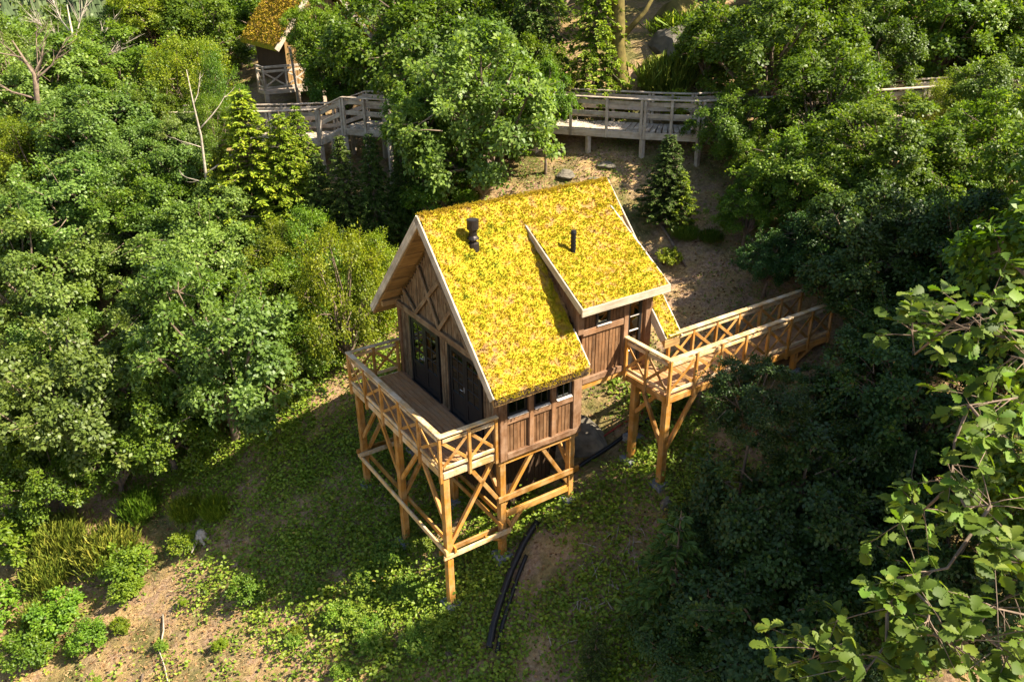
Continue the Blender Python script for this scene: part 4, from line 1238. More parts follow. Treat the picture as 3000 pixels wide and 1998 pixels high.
 ('B', 24.18, 4.0, 7.84, 2.24, 1.85, 'oak1', 'oak', 'tree on the slope beyond the boardwalk', 'trees filling the slope beyond the boardwalk', 'leafy_tree'),
 ('B', 8.69, -3.71, 1.67, 1.51, 1.45, 'oak3', 'shadeoak', 'dark oak overhanging the footbridge deck', None, 'oak_tree'),
 ('B', 3.49, -4.03, 2.06, 1.06, 1.0, 'oak2', 'shadeoak', 'small dark oak leaning to the footbridge post', None, 'oak_tree'),
 ('B', 3.94, -4.79, -0.05, 2.06, 2.06, 'oak1', 'shadeoak', 'large shaded oak in front of the footbridge', None, 'oak_tree'),
 ('B', 2.19, -6.06, -1.5, 2.25, 1.69, 'oak4', 'shadeoak', 'shaded oak below the footbridge', 'shaded oaks below the footbridge', 'oak_tree'),
 ('B', 7.15, -5.57, 1.11, 1.97, 1.96, 'oak2', 'shadeoak', 'shaded oak below the footbridge', 'shaded oaks below the footbridge', 'oak_tree'),
 ('B', 4.9, -7.64, -0.42, 2.01, 1.88, 'oak3', 'shadeoak', 'shaded oak below the footbridge', 'shaded oaks below the footbridge', 'oak_tree'),
 ('B', 9.73, -5.78, 2.08, 1.42, 1.87, 'oak4', 'shadeoak', 'shaded oak below the footbridge', 'shaded oaks below the footbridge', 'oak_tree'),
 ('B', 6.87, -3.28, 0.56, 1.09, 0.99, 'oak1', 'shadeoak', 'shaded oak below the footbridge', 'shaded oaks below the footbridge', 'oak_tree'),
 ('B', 6.18, -5.24, 0.31, 1.3, 1.32, 'oak4', 'shadeoak', 'shaded oak below the footbridge', 'shaded oaks below the footbridge', 'oak_tree'),
 ('B', 4.35, -6.26, -0.76, 1.42, 1.38, 'oak0', 'shadeoak', 'shaded oak below the footbridge', 'shaded oaks below the footbridge', 'oak_tree'),
 ('B', 3.03, -3.61, -1.18, 0.93, 1.0, 'oak3', 'shadeoak', 'small shaded oak beside the open-branched spruce', None, 'oak_tree'),
 ('B', 1.26, -5.09, -2.28, 1.2, 1.0, 'oak2', 'shadeoak', 'low shaded oak downhill of the open-branched spruce', None, 'oak_tree'),
 ('B', 7.14, -7.21, 0.31, 1.22, 1.32, 'oak1', 'shadeoak', 'shaded oak below the footbridge', 'shaded oaks below the footbridge', 'oak_tree'),
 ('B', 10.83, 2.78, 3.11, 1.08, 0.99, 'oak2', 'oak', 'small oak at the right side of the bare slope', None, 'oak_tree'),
 ('B', 9.78, 0.97, 2.23, 1.01, 0.93, 'oak3', 'shadeoak', 'small dark oak between the bare slope and the footbridge end', None, 'oak_tree'),
 ('B', -0.58, 18.41, 4.35, 1.12, 1.21, 'fine1', 'fresh', 'fresh green tree in front of the left boardwalk', None, 'small_tree'),
 ('B', -1.7, 18.56, 4.02, 1.18, 1.13, 'oak2', 'oakgrey', 'grey-green oak below the left boardwalk', None, 'oak_tree'),
 ('S', -0.39, 15.0, 0.49, 5.7, 0, 'spruce0', 'lime', 'tall lime-green spruce left of the boardwalk ramp', None, 1.35),
 ('S', 0.51, 14.11, 0.57, 4.95, 0, 'spruce1', 'lime', 'lime-tipped spruce beside the tallest lime spruce', None, 1.2),
 ('S', -1.33, 15.44, 0.3, 4.05, 0, 'spruce1', 'lime', 'shorter lime spruce next to the bare pale tree', None, 1.3),
 ('S', 1.14, 14.29, 0.91, 4.7, 0, 'spruce2', 'lime', 'yellowing spruce in front of the boardwalk ramp', None, 1.0),
 ('S', 1.87, 12.39, 0.54, 4.3, 0, 'spruce0', 'spruce', 'dark narrow spruce left of the cabin gable', 'dark spruces left of the cabin gable', 1.0),
 ('S', 2.69, 11.86, 0.78, 4.15, 0, 'spruce1', 'spruce', 'dark narrow spruce left of the cabin gable', 'dark spruces left of the cabin gable', 1.0),
 ('S', 1.25, 13.09, 0.46, 3.75, 0, 'spruce0', 'spruce', 'dark narrow spruce left of the cabin gable', 'dark spruces left of the cabin gable', 1.0),
 ('S', 3.71, 11.72, 1.24, 3.25, 0, 'spruce1', 'spruce', 'dark narrow spruce left of the cabin gable', 'dark spruces left of the cabin gable', 1.0),
 ('S', 9.73, 5.16, 2.22, 2.9, 0, 'spruce0', 'spruce', 'dark young spruce under the boardwalk railing', None, 1.5),
 ('S', 9.95, 4.67, 2.08, 2.0, 0, 'sapling', 'lime', 'small spiky spruce beside the dark young spruce', None, 0.9),
 ('S', 11.73, 11.34, 4.68, 5.7, 0, 'spruce2', 'lime', 'big drooping yellow-green spruce above the boardwalk', None, 1.0),
 ('S', 10.42, 13.08, 4.57, 6.3, 0, 'spruce2', 'spruce', 'tall drooping spruce beyond the boardwalk', None, 0.9),
 ('S', 1.48, -4.22, -3.23, 3.65, 0, 'sapling', 'spruce', 'open-branched small spruce on the shaded ground', None, 1.0),
 ('S', 0.02, -3.59, -3.8, 1.6, 0, 'sapling', 'spruce', 'small dark spruce sapling below the shaded ground', None, 0.9),
]
for i_, r_ in enumerate(TREES):
    if r_[0] == 'B':
        _, x, y, zc, rx, rz, key, mat, lab, grp, nm = r_
        plant_broad(x, y, zc, rx, rz, key, mat, lab, grp, nm)
    else:
        _, x, y, zc, h, _0, key, mat, lab, grp, wide = r_
        plant_spruce(x, y, h, key, mat, lab, grp, wide)

# woodland filling the slopes farther up and away (seen between the nearer crowns)
GBL, GBG = 'tree on the slope beyond the boardwalk', 'trees filling the slope beyond the boardwalk'
rf_ = random.Random(21)
cnt = 0
CP = Vector((-8.16, -12.866))
placed = [(r[1], r[2]) for r in TREES]
while cnt < 46:
    d = rf_.uniform(33, 62); an = _y + rf_.uniform(-0.66, 0.62)
    x, y = CP.x + d * math.cos(an), CP.y + d * math.sin(an)
    if any((x - a) ** 2 + (y - b) ** 2 < 9 for a, b in placed):
        continue
    if 1.0 < x < 8.5 and 21 < y < 30:
        continue
    placed.append((x, y)); cnt += 1
    rx = rf_.uniform(2.2, 3.2)
    zg = tz(x, y)
    plant_broad(x, y, zg + rx * 1.15, rx, rx * 1.0, 'oak%d' % rf_.randrange(5), rf_.choice(['oak', 'oakgrey', 'oak', 'fresh']), GBL, GBG, 'leafy_tree')
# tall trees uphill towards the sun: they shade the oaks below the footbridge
for i_, (x, y, h, r0) in enumerate(((9.5, -8.0, 8.5, 2.8), (5.2, -10.0, 11.5, 3.2), (2.6, -11.6, 10.5, 2.7), (12.5, -6.0, 8.0, 2.8), (7.6, -8.6, 10.0, 2.6), (9.2, -12.2, 11.0, 3.0))):
    zg = tz(x, y)
    plant_broad(x, y, zg + h - r0, r0, r0 * 1.05, 'oak%d' % (i_ % 5), 'oak', 'tall oak on the sunny side of the footbridge', 'tall oaks on the sunny side of the footbridge')

# ================================================================== BOARDWALK
bwk = thing('boardwalk', 'grey weathered timber boardwalk with plank railings along the slope behind the cabin', 'boardwalk', (9.9, 10.5, 3.6))
PATH = [(23.0, 0.4, 5.15), (19.1, 2.7, 4.9), (12.4, 6.5, 4.6), (11.3, 8.1, 4.55), (8.86, 11.09, 4.6), (4.45, 14.06, 4.45), (3.48, 15.8, 4.4), (2.86, 16.75, 3.9), (1.4, 18.0, 3.8), (-1.75, 20.75, 3.7)]
def offs(i):
    a = Vector(PATH[max(i - 1, 0)]); b = Vector(PATH[min(i + 1, len(PATH) - 1)])
    d = (b - a); d.z = 0; d.normalize()
    return Vector((d.y, -d.x, 0)) * -1.0
FAR = []
for i in range(len(PATH)):
    n_v = offs(i)
    if n_v.dot(Vector((0.5, 0.86, 0))) < 0: n_v = -n_v
    FAR.append(Vector(PATH[i]) + n_v * 1.45)
NEAR = [Vector(p) for p in PATH]
for i in range(len(NEAR) - 1):
    a, b, c, d = NEAR[i], NEAR[i + 1], FAR[i], FAR[i + 1]
    L_ = (b - a).length
    k = max(1, int(L_ / 0.2))
    wd = min(L_, (d - c).length) / k - 0.012
    for j in range(k):
        t = (j + 0.5) / k
        p, q = a.lerp(b, t), c.lerp(d, t)
        beam('deck_board', p - Vector((0, 0, 0.02)), q - Vector((0, 0, 0.02)), round(max(wd, 0.08), 2), 0.04, M['grey'], bwk, ch=0.004)
    for (p, q, s) in ((a, b, -1), (c, d, 1)):
        dn = (q - p).normalized()
        on = Vector((dn.y, -dn.x, 0))
        if on.dot((a - c)) * s > 0: on = -on
        o = on * 0.04
        Z = lambda z: Vector((0, 0, z))
        beam('edge_beam', p + o + Z(-0.16), q + o + Z(-0.16), 0.06, 0.24, M['grey'], bwk)
        beam('top_rail', p + o + Z(1.07), q + o + Z(1.07), 0.15, 0.045, M['grey'], bwk)
        for zz in (0.90, 0.52, 0.2):
            if zz == 0.2 and s < 0: continue
            beam('side_rail', p - o * 0.6 + Z(zz), q - o * 0.6 + Z(zz), 0.035, 0.15, M['grey'], bwk)
        npst = max(1, round(L_ / 1.25))
        for j in range(npst + 1):
            t = min(1, max(0, (j + (0.06 if j == 0 else -0.06 if j == npst else 0)) / npst))
            m_ = p.lerp(q, t) + o * 1.2
            beam('rail_post', m_ + Z(-0.28), m_ + Z(1.045), 0.095, 0.095, M['grey'], bwk, up=dn)
    for (p, q) in ((a, c), (a.lerp(b, 0.5), c.lerp(d, 0.5))):
        for m_ in (p, q):
            zg = tz(m_.x, m_.y)
            if zg < m_.z - 0.3:
                beam('support_post', Vector((m_.x, m_.y, zg - 0.1)), m_ - Vector((0, 0, 0.29)), 0.15, 0.15, M['grey'], bwk, up=(0, 1, 0))

# ================================================================== FAR CABIN
fc = thing('far_cabin', 'brown timber cabin with mossy roof half hidden among trees above the boardwalk', 'cabin', (5.2, 26.5, 3.6))
FX0, FX1, FY0, FY1 = 4.35, 8.0, 24.0, 28.2
fzb, fze, fzr = 4.85, 7.1, 9.4
fm = MB(); fm.prism([(FX0 + .03, fzb), (FX1 - .03, fzb), (FX1 - .03, fze), ((FX0 + FX1) / 2, fzr - .4), (FX0 + .03, fze)], 1, FY0 + 0.03, FY1)
fw_ = fm.build('wall', M['darkplank'], fc)
nfp = 24
for i in range(nfp):
    x = FX0 + (i + 0.5) * (FX1 - FX0) / nfp
    zt_ = fze + (fzr - 0.4 - fze) * (1 - abs(x - (FX0 + FX1) / 2) / ((FX1 - FX0) / 2))
    beam('plank', (x, FY0, fzb), (x, FY0, zt_ - 0.05), (FX1 - FX0) / nfp - 0.015, 0.05, M['soffit'], fw_, up=(0, 1, 0), ch=0.004)
sl_ = (fzr - fze) / ((FX1 - FX0) / 2)
for s in (-1, 1):
    xm = (FX0 + FX1) / 2
    xe = xm + s * ((FX1 - FX0) / 2 + 0.55)
    ze = fzr - sl_ * ((FX1 - FX0) / 2 + 0.55)
    r_ = MB(); r_.prism([(xe, ze - 0.02), (xm, fzr - 0.02), (xm, fzr + 0.16), (xe, ze + 0.16)], 1, FY0 - 0.55, FY1 + 0.4)
    rfm = r_.build('roof', M['sedum'], fc)
    bo = Vector((0, FY0 - 0.58, 0))
    beam('barge_board', (xe, FY0 - 0.58, ze + 0.03), (xm, FY0 - 0.58, fzr + 0.03), 0.05, 0.22, M['grey'], fc)
    # moss tufts hanging over the edge
    n = 3500
    tt = rs.rand(n); yy = rs.uniform(FY0 - 0.6, FY1 + .3, n)
    c = np.stack([xe + (xm - xe) * tt, yy, ze + (fzr - ze) * tt + 0.17], -1)
    dirs = unit(rs.randn(n, 5, 3) + np.array([0, 0, 0.8])); side = unit(np.cross(dirs, rs.randn(n, 5, 3)))
    sz = rs.uniform(0.05, 0.11, n)[:, None, None]
    VV = np.stack([c[:, None] - side * .4 * sz, c[:, None] + side * .4 * sz, c[:, None] + dirs * 1.4 * sz], 2).reshape(-1, 3)
    o = put('moss', npmesh('moss', VV - np.array(BASE[fc.name]), np.arange(len(VV)).reshape(-1, 3), M['sedum'], v=0.9 + 0.4 * rs.randn(len(VV))), fc)
    o['kind'] = 'stuff'
for (a, b) in ((4.55, 4.85), (4.95, 5.25)):
    w_ = MB(); w_.box((a, FY0 - 0.05, 6.55), (b, FY0 - 0.03, 7.05)); wd_ = w_.build('window', M['glass'], fc)
    for lo, hi in (((a - .05, FY0 - .06, 6.5), (b + .05, FY0 - .03, 6.549)), ((a - .05, FY0 - .06, 7.051), (b + .05, FY0 - .03, 7.1))):
        box_part('frame', lo, hi, M['soffit'], wd_)
fb = MB(); fb.box((2.9, 23.0, 4.7), (8.0, 23.95, 4.84)); fbal = fb.build('balcony', M['grey'], fc)
def frail(p0, p1, n):
    p0 = Vector(p0); p1 = Vector(p1); d = (p1 - p0)
    for i in range(n + 1):
        q = p0 + d * (i / n); beam('rail_post', q, q + Vector((0, 0, 1.0)), 0.08, 0.08, M['grey'], fbal)
    for z in (0.98, 0.8, 0.12):
        beam('rail', p0 + Vector((0, 0, z)), p1 + Vector((0, 0, z)), 0.06, 0.1, M['grey'], fbal)
    for i in range(n):
        a = p0 + d * (i / n); b = p0 + d * ((i + 1) / n)
        beam('cross_brace', a + Vector((0, 0, .15)), b + Vector((0, 0, .78)), 0.03, 0.07, M['grey'], fbal)
        beam('cross_brace', b + Vector((0, 0.02, .15)), a + Vector((0, 0.02, .78)), 0.03, 0.07, M['grey'], fbal)
frail((2.95, 23.05, 4.84), (7.95, 23.05, 4.84), 5)
frail((2.95, 23.05, 4.845), (2.95, 23.9, 4.845), 1)
for (x, y) in ((3.0, 23.1), (4.4, 23.1), (5.6, 23.1), (7.9, 23.1), (4.5, 28.0), (7.9, 28.0)):
    beam('stilt', (x, y, tz(x, y) - 0.05), (x, y, 4.7), 0.17, 0.17, M['grey'], fc, up=(0, 1, 0))
beam('brace', (4.4, 23.0, 3.6), (4.15, 22.7, 6.6), 0.1, 0.1, M['grey'], fc)

# ================================================================== BARE TREES
def bare_tree(name, pts, rads, branches, label, mat='deadwood', cat='tree', seed=1, twigs=5):
    """trunk polyline (world); branches: (start index t, end offset, radius)"""
    r = random.Random(seed)
    base = Vector(pts[0])
    t = thing(name, label, cat, base)
    mb = MB(); mb.tube(pts, rads, 7); mb.build('trunk', M[mat], t, smooth=True)
    P_ = [Vector(p) for p in pts]
    for (tt, off_, rad) in branches:
        f = tt * (len(P_) - 1); i = min(int(f), len(P_) - 2)
        s = P_[i].lerp(P_[i + 1], f - i)
        e = s + Vector(off_)
        m1 = s.lerp(e, 0.45) + Vector((r.uniform(-.1, .1), r.uniform(-.1, .1), r.uniform(-.18, .02))) * Vector(off_).length * 0.6
        b = MB(); b.tube([s, s.lerp(m1, .5), m1, m1.lerp(e, .5) + Vector((0, 0, -0.03)), e], [rad, rad * .8, rad * .62, rad * .42, rad * .14], 5)
        for q in range(twigs):
            u = r.uniform(0.3, 0.95)
            st = m1.lerp(e, (u - .45) / .55) if u > .45 else s.lerp(m1, u / .45)
            ln = Vector(off_).length * r.uniform(0.2, 0.45)
            dv = (Vector(off_).normalized() + Vector((r.uniform(-.8, .8), r.uniform(-.8, .8), r.uniform(-.4, .6)))).normalized() * ln
            b.tube([st, st + dv * .5 + Vector((0, 0, -.03)), st + dv], [rad * .35, rad * .22, rad * .07], 4, cap=False)
        b.build('branch', M[mat], t, smooth=True)
    return t
bx, by = -1.85, 15.3
zg = tz(bx, by)
bare_tree('bare_tree', [(bx, by, zg - .1), (bx + .03, by, 1.5), (bx - .02, by + .05, 3.2), (bx + .05, by, 4.8), (bx + .0, by + .05, 5.8), (bx - .04, by, 6.9)], [.07, .06, .05, .036, .025, .010],
          [(.44, (1.85, -.45, 1.33), .035), (.40, (-.7, .5, .3), .025), (.30, (1.5, -1.2, -.25), .03), (.64, (1.0, -.05, 1.0), .03), (.55, (-.86, .16, .43), .02), (.8, (.4, .12, .93), .022), (.26, (-.9, .4, .5), .02)],
          'slender bare pale tree with no leaves rising before the boardwalk', seed=3, twigs=3)
bx, by = -5.5, 23.5
zg = tz(bx, by)
bare_tree('bare_tree', [(bx, by, zg - .1), (bx + .1, by, 3.0), (bx - .35, by, 4.4), (bx - .2, by, 5.3), (bx - .1, by, 6.2), (bx - .5, by + .2, 7.4)], [.16, .14, .12, .10, .07, .02],
          [(.55, (.6, .46, 2.6), .06), (.6, (-1.4, 1.0, .9), .05), (.75, (1.4, -.4, 1.5), .05), (.25, (1.9, -.45, .9), .05), (.85, (-.9, .4, 1.2), .04), (.8, (.7, .3, 1.3), .04), (.9, (-1.8, -.2, .6), .03)],
          'crooked half-dead tree with thick bare brown limbs among the oaks', mat='bark', seed=5, twigs=9)
bx, by = -3.0, 31.5
zg = tz(bx, by)
bare_tree('bare_tree', [(bx, by, zg - .1), (bx + .1, by, 4.6), (bx - .1, by, 6.0), (bx, by, 8.2)], [.15, .12, .08, .02],
          [(.6, (2.0, -.5, 2.0), .05), (.6, (-1.3, 1.2, 1.9), .05), (.75, (1.2, .3, 2.2), .04), (.5, (-2.0, 1.2, 1.2), .045), (.5, (2.2, -1.0, 1.4), .045), (.8, (-.4, 1.2, 1.9), .04), (.7, (-1.5, -.3, 1.5), .04)],
          'bushy leafless tree with many thin bleached twigs on the ridge', seed=8, twigs=22)

# big mossy trunk and bare stem behind the boardwalk
t = thing('mossy_tree', 'thick moss-covered leaning trunk behind the boardwalk railing', 'tree', (12.6, 10.6, tz(12.6, 10.6)))
mb = MB(); z0 = tz(12.6, 10.6)
mb.tube([(12.6, 10.6, z0 - .2), (12.5, 10.7, z0 + .8), (12.35, 10.8, z0 + 2.0), (12.3, 10.9, z0 + 4.0), (12.2, 11.0, z0 + 6.0)], [.50, .34, .27, .22, .12], 10)
mb.build('trunk', M['mossbark'], t, smooth=True)
mb = MB(); mb.tube([(12.35, 10.8, z0 + 2.4), (13.2, 10.4, z0 + 3.4), (14.0, 10.3, z0 + 4.6)], [.12, .08, .03], 7); mb.tube([(12.3, 10.9, z0 + 3.4), (11.4, 11.0, z0 + 4.6)], [.1, .04], 7)
mb.build('branch', M['mossbark'], t, smooth=True)

# ================================================================== NEAR OAK (lobed leaves)
def lobed_leaf(seed):
    r = np.random.RandomState(seed)
    st = [(0.0, .03), (.10, .05), (.20, .17), (.28, .12), (.38, .26), (.47, .18), (.58, .33), (.67, .24), (.78, .31), (.87, .20), (.95, .14), (1.0, .03)]
    V = []
    for t, w in st:
        wl = w * r.uniform(.85, 1.15); wr = w * r.uniform(.85, 1.15)
        z = -0.22 * t * t + 0.06 * t
        V += [(t, -wl, z + .22 * wl + r.uniform(-.015, .015)), (t, 0, z), (t, wr, z + .22 * wr + r.uniform(-.015, .015))]
    F = []
    for i in range(len(st) - 1):
        a = i * 3
        F += [(a, a + 1, a + 4, a + 3), (a + 1, a + 2, a + 5, a + 4)]
    V += [(-.12, -.008, -.01), (-.12, .008, -.01)]
    F.append((len(V) - 2, len(V) - 1, 2, 0))
    me = mesh('leaf', V, F, M['bigleaf'], True)
    at = me.attributes.new('v', 'FLOAT', 'POINT')
    at.data.foreach_set('value', np.full(len(V), r.uniform(0.25, 0.85), np.float32))
    return me
LM = [lobed_leaf(i) for i in range(5)]
NB = (-1.3, -12.3)
nz = tz(*NB)
noak = thing('foreground_oak', 'tall oak with large lobed sunlit leaves reaching in above the shaded oaks', 'tree', (NB[0], NB[1], nz))
mb = MB()
mb.tube([(NB[0], NB[1], nz - .3), (NB[0] + .1, NB[1], nz + 4), (NB[0] - .05, NB[1] + .1, 4.5), (NB[0], NB[1] + .1, 7.5), (NB[0] + .1, NB[1], 10.0), (NB[0], NB[1], 11.5)], [.32, .26, .2, .15, .09, .03], 10)
mb.build('trunk', M['bark'], noak, smooth=True)
CL = [(-3.39, -10.6, 8.09), (-3.44, -10.82, 8.34), (-3.52, -11.04, 8.11), (-3.5, -10.89, 7.7), (-3.78, -11.2, 7.76), (-3.8, -11.04, 7.33), (-3.92, -11.32, 7.4), (-3.82, -10.92, 7.05), (-4.44, -11.18, 7.04), (-4.63, -11.25, 6.93), (-4.64, -11.48, 6.98), (-4.96, -11.37, 6.82), (-4.99, -11.06, 6.63), (-4.69, -11.67, 7.07), (-4.34, -11.61, 7.11), (-4.59, -11.85, 7.1), (-3.4, -10.38, 8.0), (-4.04, -11.55, 7.33)]
rn = np.random.RandomState(5)
nb_base = np.array(BASE[noak.name])
MAIN = {0: (-2.3, -11.3, 7.9), 1: (-2.6, -11.5, 7.0), 2: (-3.2, -11.9, 6.5)}
brm = MB()
T0 = Vector((NB[0], NB[1] + .1, 6.3))
hubs = [Vector((-2.7, -11.2, 7.8)), Vector((-3.0, -11.4, 7.2)), Vector((-3.6, -11.75, 6.6))]
forks = [Vector((-2.0, -11.8, 7.35)), Vector((-2.3, -11.95, 6.75))]
brm.tube([T0, T0.lerp(forks[0], .5) + Vector((0, 0, .1)), forks[0]], [.05, .038, .028], 7)
brm.tube([T0 + Vector((0, 0, -.8)), T0.lerp(forks[1], .5) + Vector((0, 0, -.35)), forks[1]], [.05, .038, .028], 7)
for h, f_ in zip(hubs, (forks[0], forks[0], forks[1])):
    brm.tube([f_, f_.lerp(h, .4) + Vector((.03, .05, .06)), f_.lerp(h, .75) + Vector((-.03, .02, .05)), h], [.026, .021, .016, .012], 7)
def leaf_obj(p, d, nrm, L_):
    X = Vector(d).normalized(); Z = Vector(nrm); Z = (Z - X * Z.dot(X)).normalized(); Y = Z.cross(X)
    m = Matrix((X * L_, Y * L_, Z * L_)).transposed().to_4x4()
    m.translation = Vector(p) - BASE[noak.name]
    o = bpy.data.objects.new('leaf', LM[rn.randint(5)]); COL.objects.link(o); o.parent = noak
    o.matrix_local = m
nleaf = 0
SPARE = []
for ci, c in enumerate(CL):
    c = Vector(c)
    h = min(hubs, key=lambda q: (q - c).length)
    near_ = [Vector(q) for q in CL[:ci] if (Vector(q) - h).length < (c - h).length and (Vector(q) - c).length < (c - h).length]
    if near_:
        h = min(near_, key=lambda q: (q - c).length)
    mid = h.lerp(c, .55) + Vector(rn.randn(3) * .05)
    brm.tube([h, mid, c], [.011, .008, .004], 5, cap=False)
    dr = (c - h).normalized()
    for tw in range(8):
        tip = c + Vector(rn.randn(3) * .14) + dr * .06
        st = mid.lerp(c, rn.uniform(.3, 1))
        brm.tube([st, st.lerp(tip, .5) + Vector((0, 0, .01)), tip], [.004, .003, .0015], 4, cap=False)
        for q in range(rn.randint(7, 11)):
            an = rn.uniform(0, 6.28)
            d = Vector((math.cos(an), math.sin(an), rn.uniform(-.35, .35))) + (tip - st).normalized() * .5
            u_ = rn.uniform(.55, 1.0) if q > 3 else 1.0
            p = st.lerp(tip, u_)
            nrm = Vector((rn.randn() * .65, rn.randn() * .65, 1.0))
            args = (p, d, nrm, rn.uniform(.07, .115))
            if nleaf < 300 and rn.rand() < .42:
                leaf_obj(*args); nleaf += 1
            else:
                SPARE.append(args)
brm.build('branch', M['bark'], noak, smooth=True)
# the leaves past the single ones: rest of these sprays and the crown outside the view
for k_ in range(1500):
    p = Vector((NB[0] + 1.0, NB[1] - 1.2, 9.6)) + Vector(rn.randn(3) * np.array([.8, .8, 1.0]))
    if (p - cam.matrix_world.translation).length < 3.2:
        continue
    SPARE.append((p, rn.randn(3), (rn.randn() * .4, rn.randn() * .4, 1), rn.uniform(.09, .14)))
tmpl = np.array([v.co[:] for v in LM[0].vertices]); tf = [tuple(p.vertices) for p in LM[0].polygons]; tf4 = np.array(tf)
VV = []; 
for (p, d, nrm, L_) in SPARE:
    X = Vector(d).normalized(); Z = Vector(nrm); Z = (Z - X * Z.dot(X)).normalized(); Y = Z.cross(X)
    VV.append(tmpl @ np.array([X * L_, Y * L_, Z * L_]) + np.array(p) - nb_base)
VV = np.array(VV); n = len(VV)
FF = (np.arange(n)[:, None, None] * len(tmpl) + tf4[None]).reshape(-1, 4)
o = put('foliage', npmesh('foliage', VV.reshape(-1, 3), FF, M['bigleaf'], v=np.repeat(np.clip(.5 + .28 * rn.randn(n), 0, 1), len(tmpl)), smooth=True), noak)
o['kind'] = 'stuff'

# ================================================================== SHRUBS
def broom_mesh(seed, n=6500):
    r = np.random.RandomState(seed)
    an = r.uniform(0, 6.28, n); tilt = np.abs(r.randn(n)) * 0.5
    P = np.stack([np.cos(an) * .08, np.sin(an) * .08, r.uniform(0, .42, n)], -1) + r.randn(n, 3) * np.array([.26, .26, .10])
    D = unit(np.stack([np.cos(an) * tilt, np.sin(an) * tilt, np.ones(n)], -1) + r.randn(n, 3) * .18)
    ln = r.uniform(.12, .5, n)
    V, F, a = leaves(P, D, unit(r.randn(n, 3)), ln, np.full(n, .010), v=np.clip(.5 + .25 * r.randn(n), 0, 1))
    mb = MB()
    for k in range(7):
        q = 6.28 * k / 7
        mb.tube([(0, 0, -.05), (math.cos(q) * .12, math.sin(q) * .12, .3), (math.cos(q) * .3, math.sin(q) * .3, .7)], [.018, .012, .004], 4)
    return npmesh('stems', V, F, M['broom'], v=a), mesh('twigs', mb.v, mb.f, M['bark'])
BRM = [broom_mesh(1), broom_mesh(2)]
def broom(x, y, s, label, k=0, mat='broom', wide=1.0, group=None, nm='broom_shrub'):
    t = thing(nm, label, 'shrub', (x, y, tz(x, y)), group)
    for nme, me in zip(('stems', 'twigs'), BRM[k]):
        o = bpy.data.objects.new(nme, me); COL.objects.link(o); o.parent = t; o.scale = (s * wide * .62, s * wide * .62, s * .75); o.rotation_euler = (0, 0, rt.uniform(0, 6.28))
        if nme == 'stems': setmat(o, mat)
    return t
broom(-7.85, 8.75, 1.45, 'round dense broom shrub on the sandy clearing', 0, wide=1.25)
broom(-8.95, 10.1, 1.5, 'upright broom shrub behind the round dense broom', 1, wide=1.1)
broom(-9.45, 9.3, 1.25, 'olive broom shrub at the left edge of the sandy clearing', 0, wide=1.1)
broom(-9.9, 8.1, 1.2, 'tall browned broom shrub on the sandy clearing', 1, wide=.8)
broom(-6.75, 9.5, 1.35, 'blue-green broom shrub at the shade edge above the clearing', 0, mat='fresh', wide=.85)
broom(-5.7, 8.15, 1.0, 'yellow broom tuft beside the grey stump', 1, mat='lime', wide=.9)
broom(-5.05, 7.3, 1.0, 'yellow-stemmed broom tuft at the house shadow edge', 0, mat='lime', wide=.8)
broom(9.9, 4.35, .6, 'soft green broom shrub on the bare slope behind the cabin', 1, mat='herb', wide=1.5)
broom(10.35, 3.7, .5, 'low soft green shrub below the soft broom on the slope', 0, mat='herb', wide=1.5)
broom(14.3, 10.3, 1.8, 'tall wispy broom below the rock outcrop', 1, wide=1.2)
broom(16.2, 10.2, 1.5, 'yellow broom on the face of the rock outcrop', 0, mat='lime', wide=1.6)
broom(17.8, 12.2, 1.6, 'golden grass tuft on top of the rock outcrop', 1, mat='lime', wide=2.2)
for (x, y, s, lab, mat) in ((-6.05, 7.05, .42, 'small rounded leafy bush in the middle of the sandy clearing', 'young'), (-7.55, 7.7, .72, 'bright leafy shrub in front of the round dense broom', 'fresh'), (-7.75, 7.0, .45, 'small leafy shrub below the bright leafy shrub', 'fresh'),
        (-9.5, 7.6, .75, 'glossy leafy shrub at the bottom of the sandy clearing', 'fresh'), (-10.2, 10.6, 1.0, 'thick leafy shrub under the dark oak at the clearing edge', 'fresh'), (-10.3, 7.2, .7, 'leafy shrub in the corner of the sandy clearing', 'fresh'),
        (-11.2, 9.0, .95, 'broad leafy shrub beside the olive broom', 'fresh'), (8.85, 3.9, .38, 'tiny bright green bush by the roof corner', 'young'), (-8.9, 6.4, .5, 'low leafy shrub beside the long pale stick', 'fresh'), (-5.2, 4.0, .5, 'leafy bramble mound on the sandy clearing edge', 'herb'),
        (13.4, 8.6, .8, 'young leafy bush at the foot of the rock outcrop', 'young'), (5.55, .1, .35, 'green bush beside the cabin back roof edge', 'young')):
    plant_broad(x, y, tz(x, y) + s * .7, s, s * .8, 'shrub%d' % rt.randrange(2), mat, lab, None, 'leafy_shrub', 'shrub', trunk=False)

for i_ in range(16):
    x, y = -2.7 + rt.gauss(0, .95), 1.5 + rt.gauss(0, 1.0)
    s_b = rt.uniform(.22, .42)
    plant_broad(x, y, tz(x, y) + s_b * .5, s_b, s_b * .75, 'shrub%d' % rt.randrange(2), 'herb', 'small bramble bush on the sunlit ground by the front stilt', 'bramble bushes by the front stilt', 'bramble_bush', 'shrub', trunk=False)
for i_ in range(14):
    x, y = rt.uniform(-9.5, -4.2), rt.uniform(1.5, 7.5)
    s_b = rt.uniform(.12, .28)
    plant_broad(x, y, tz(x, y) + s_b * .5, s_b, s_b * .8, 'shrub%d' % rt.randrange(2), rt.choice(['herb', 'young']), 'little green weed clump on the dry sandy clearing', 'weed clumps on the sandy clearing', 'weed_clump', 'plant', trunk=False)
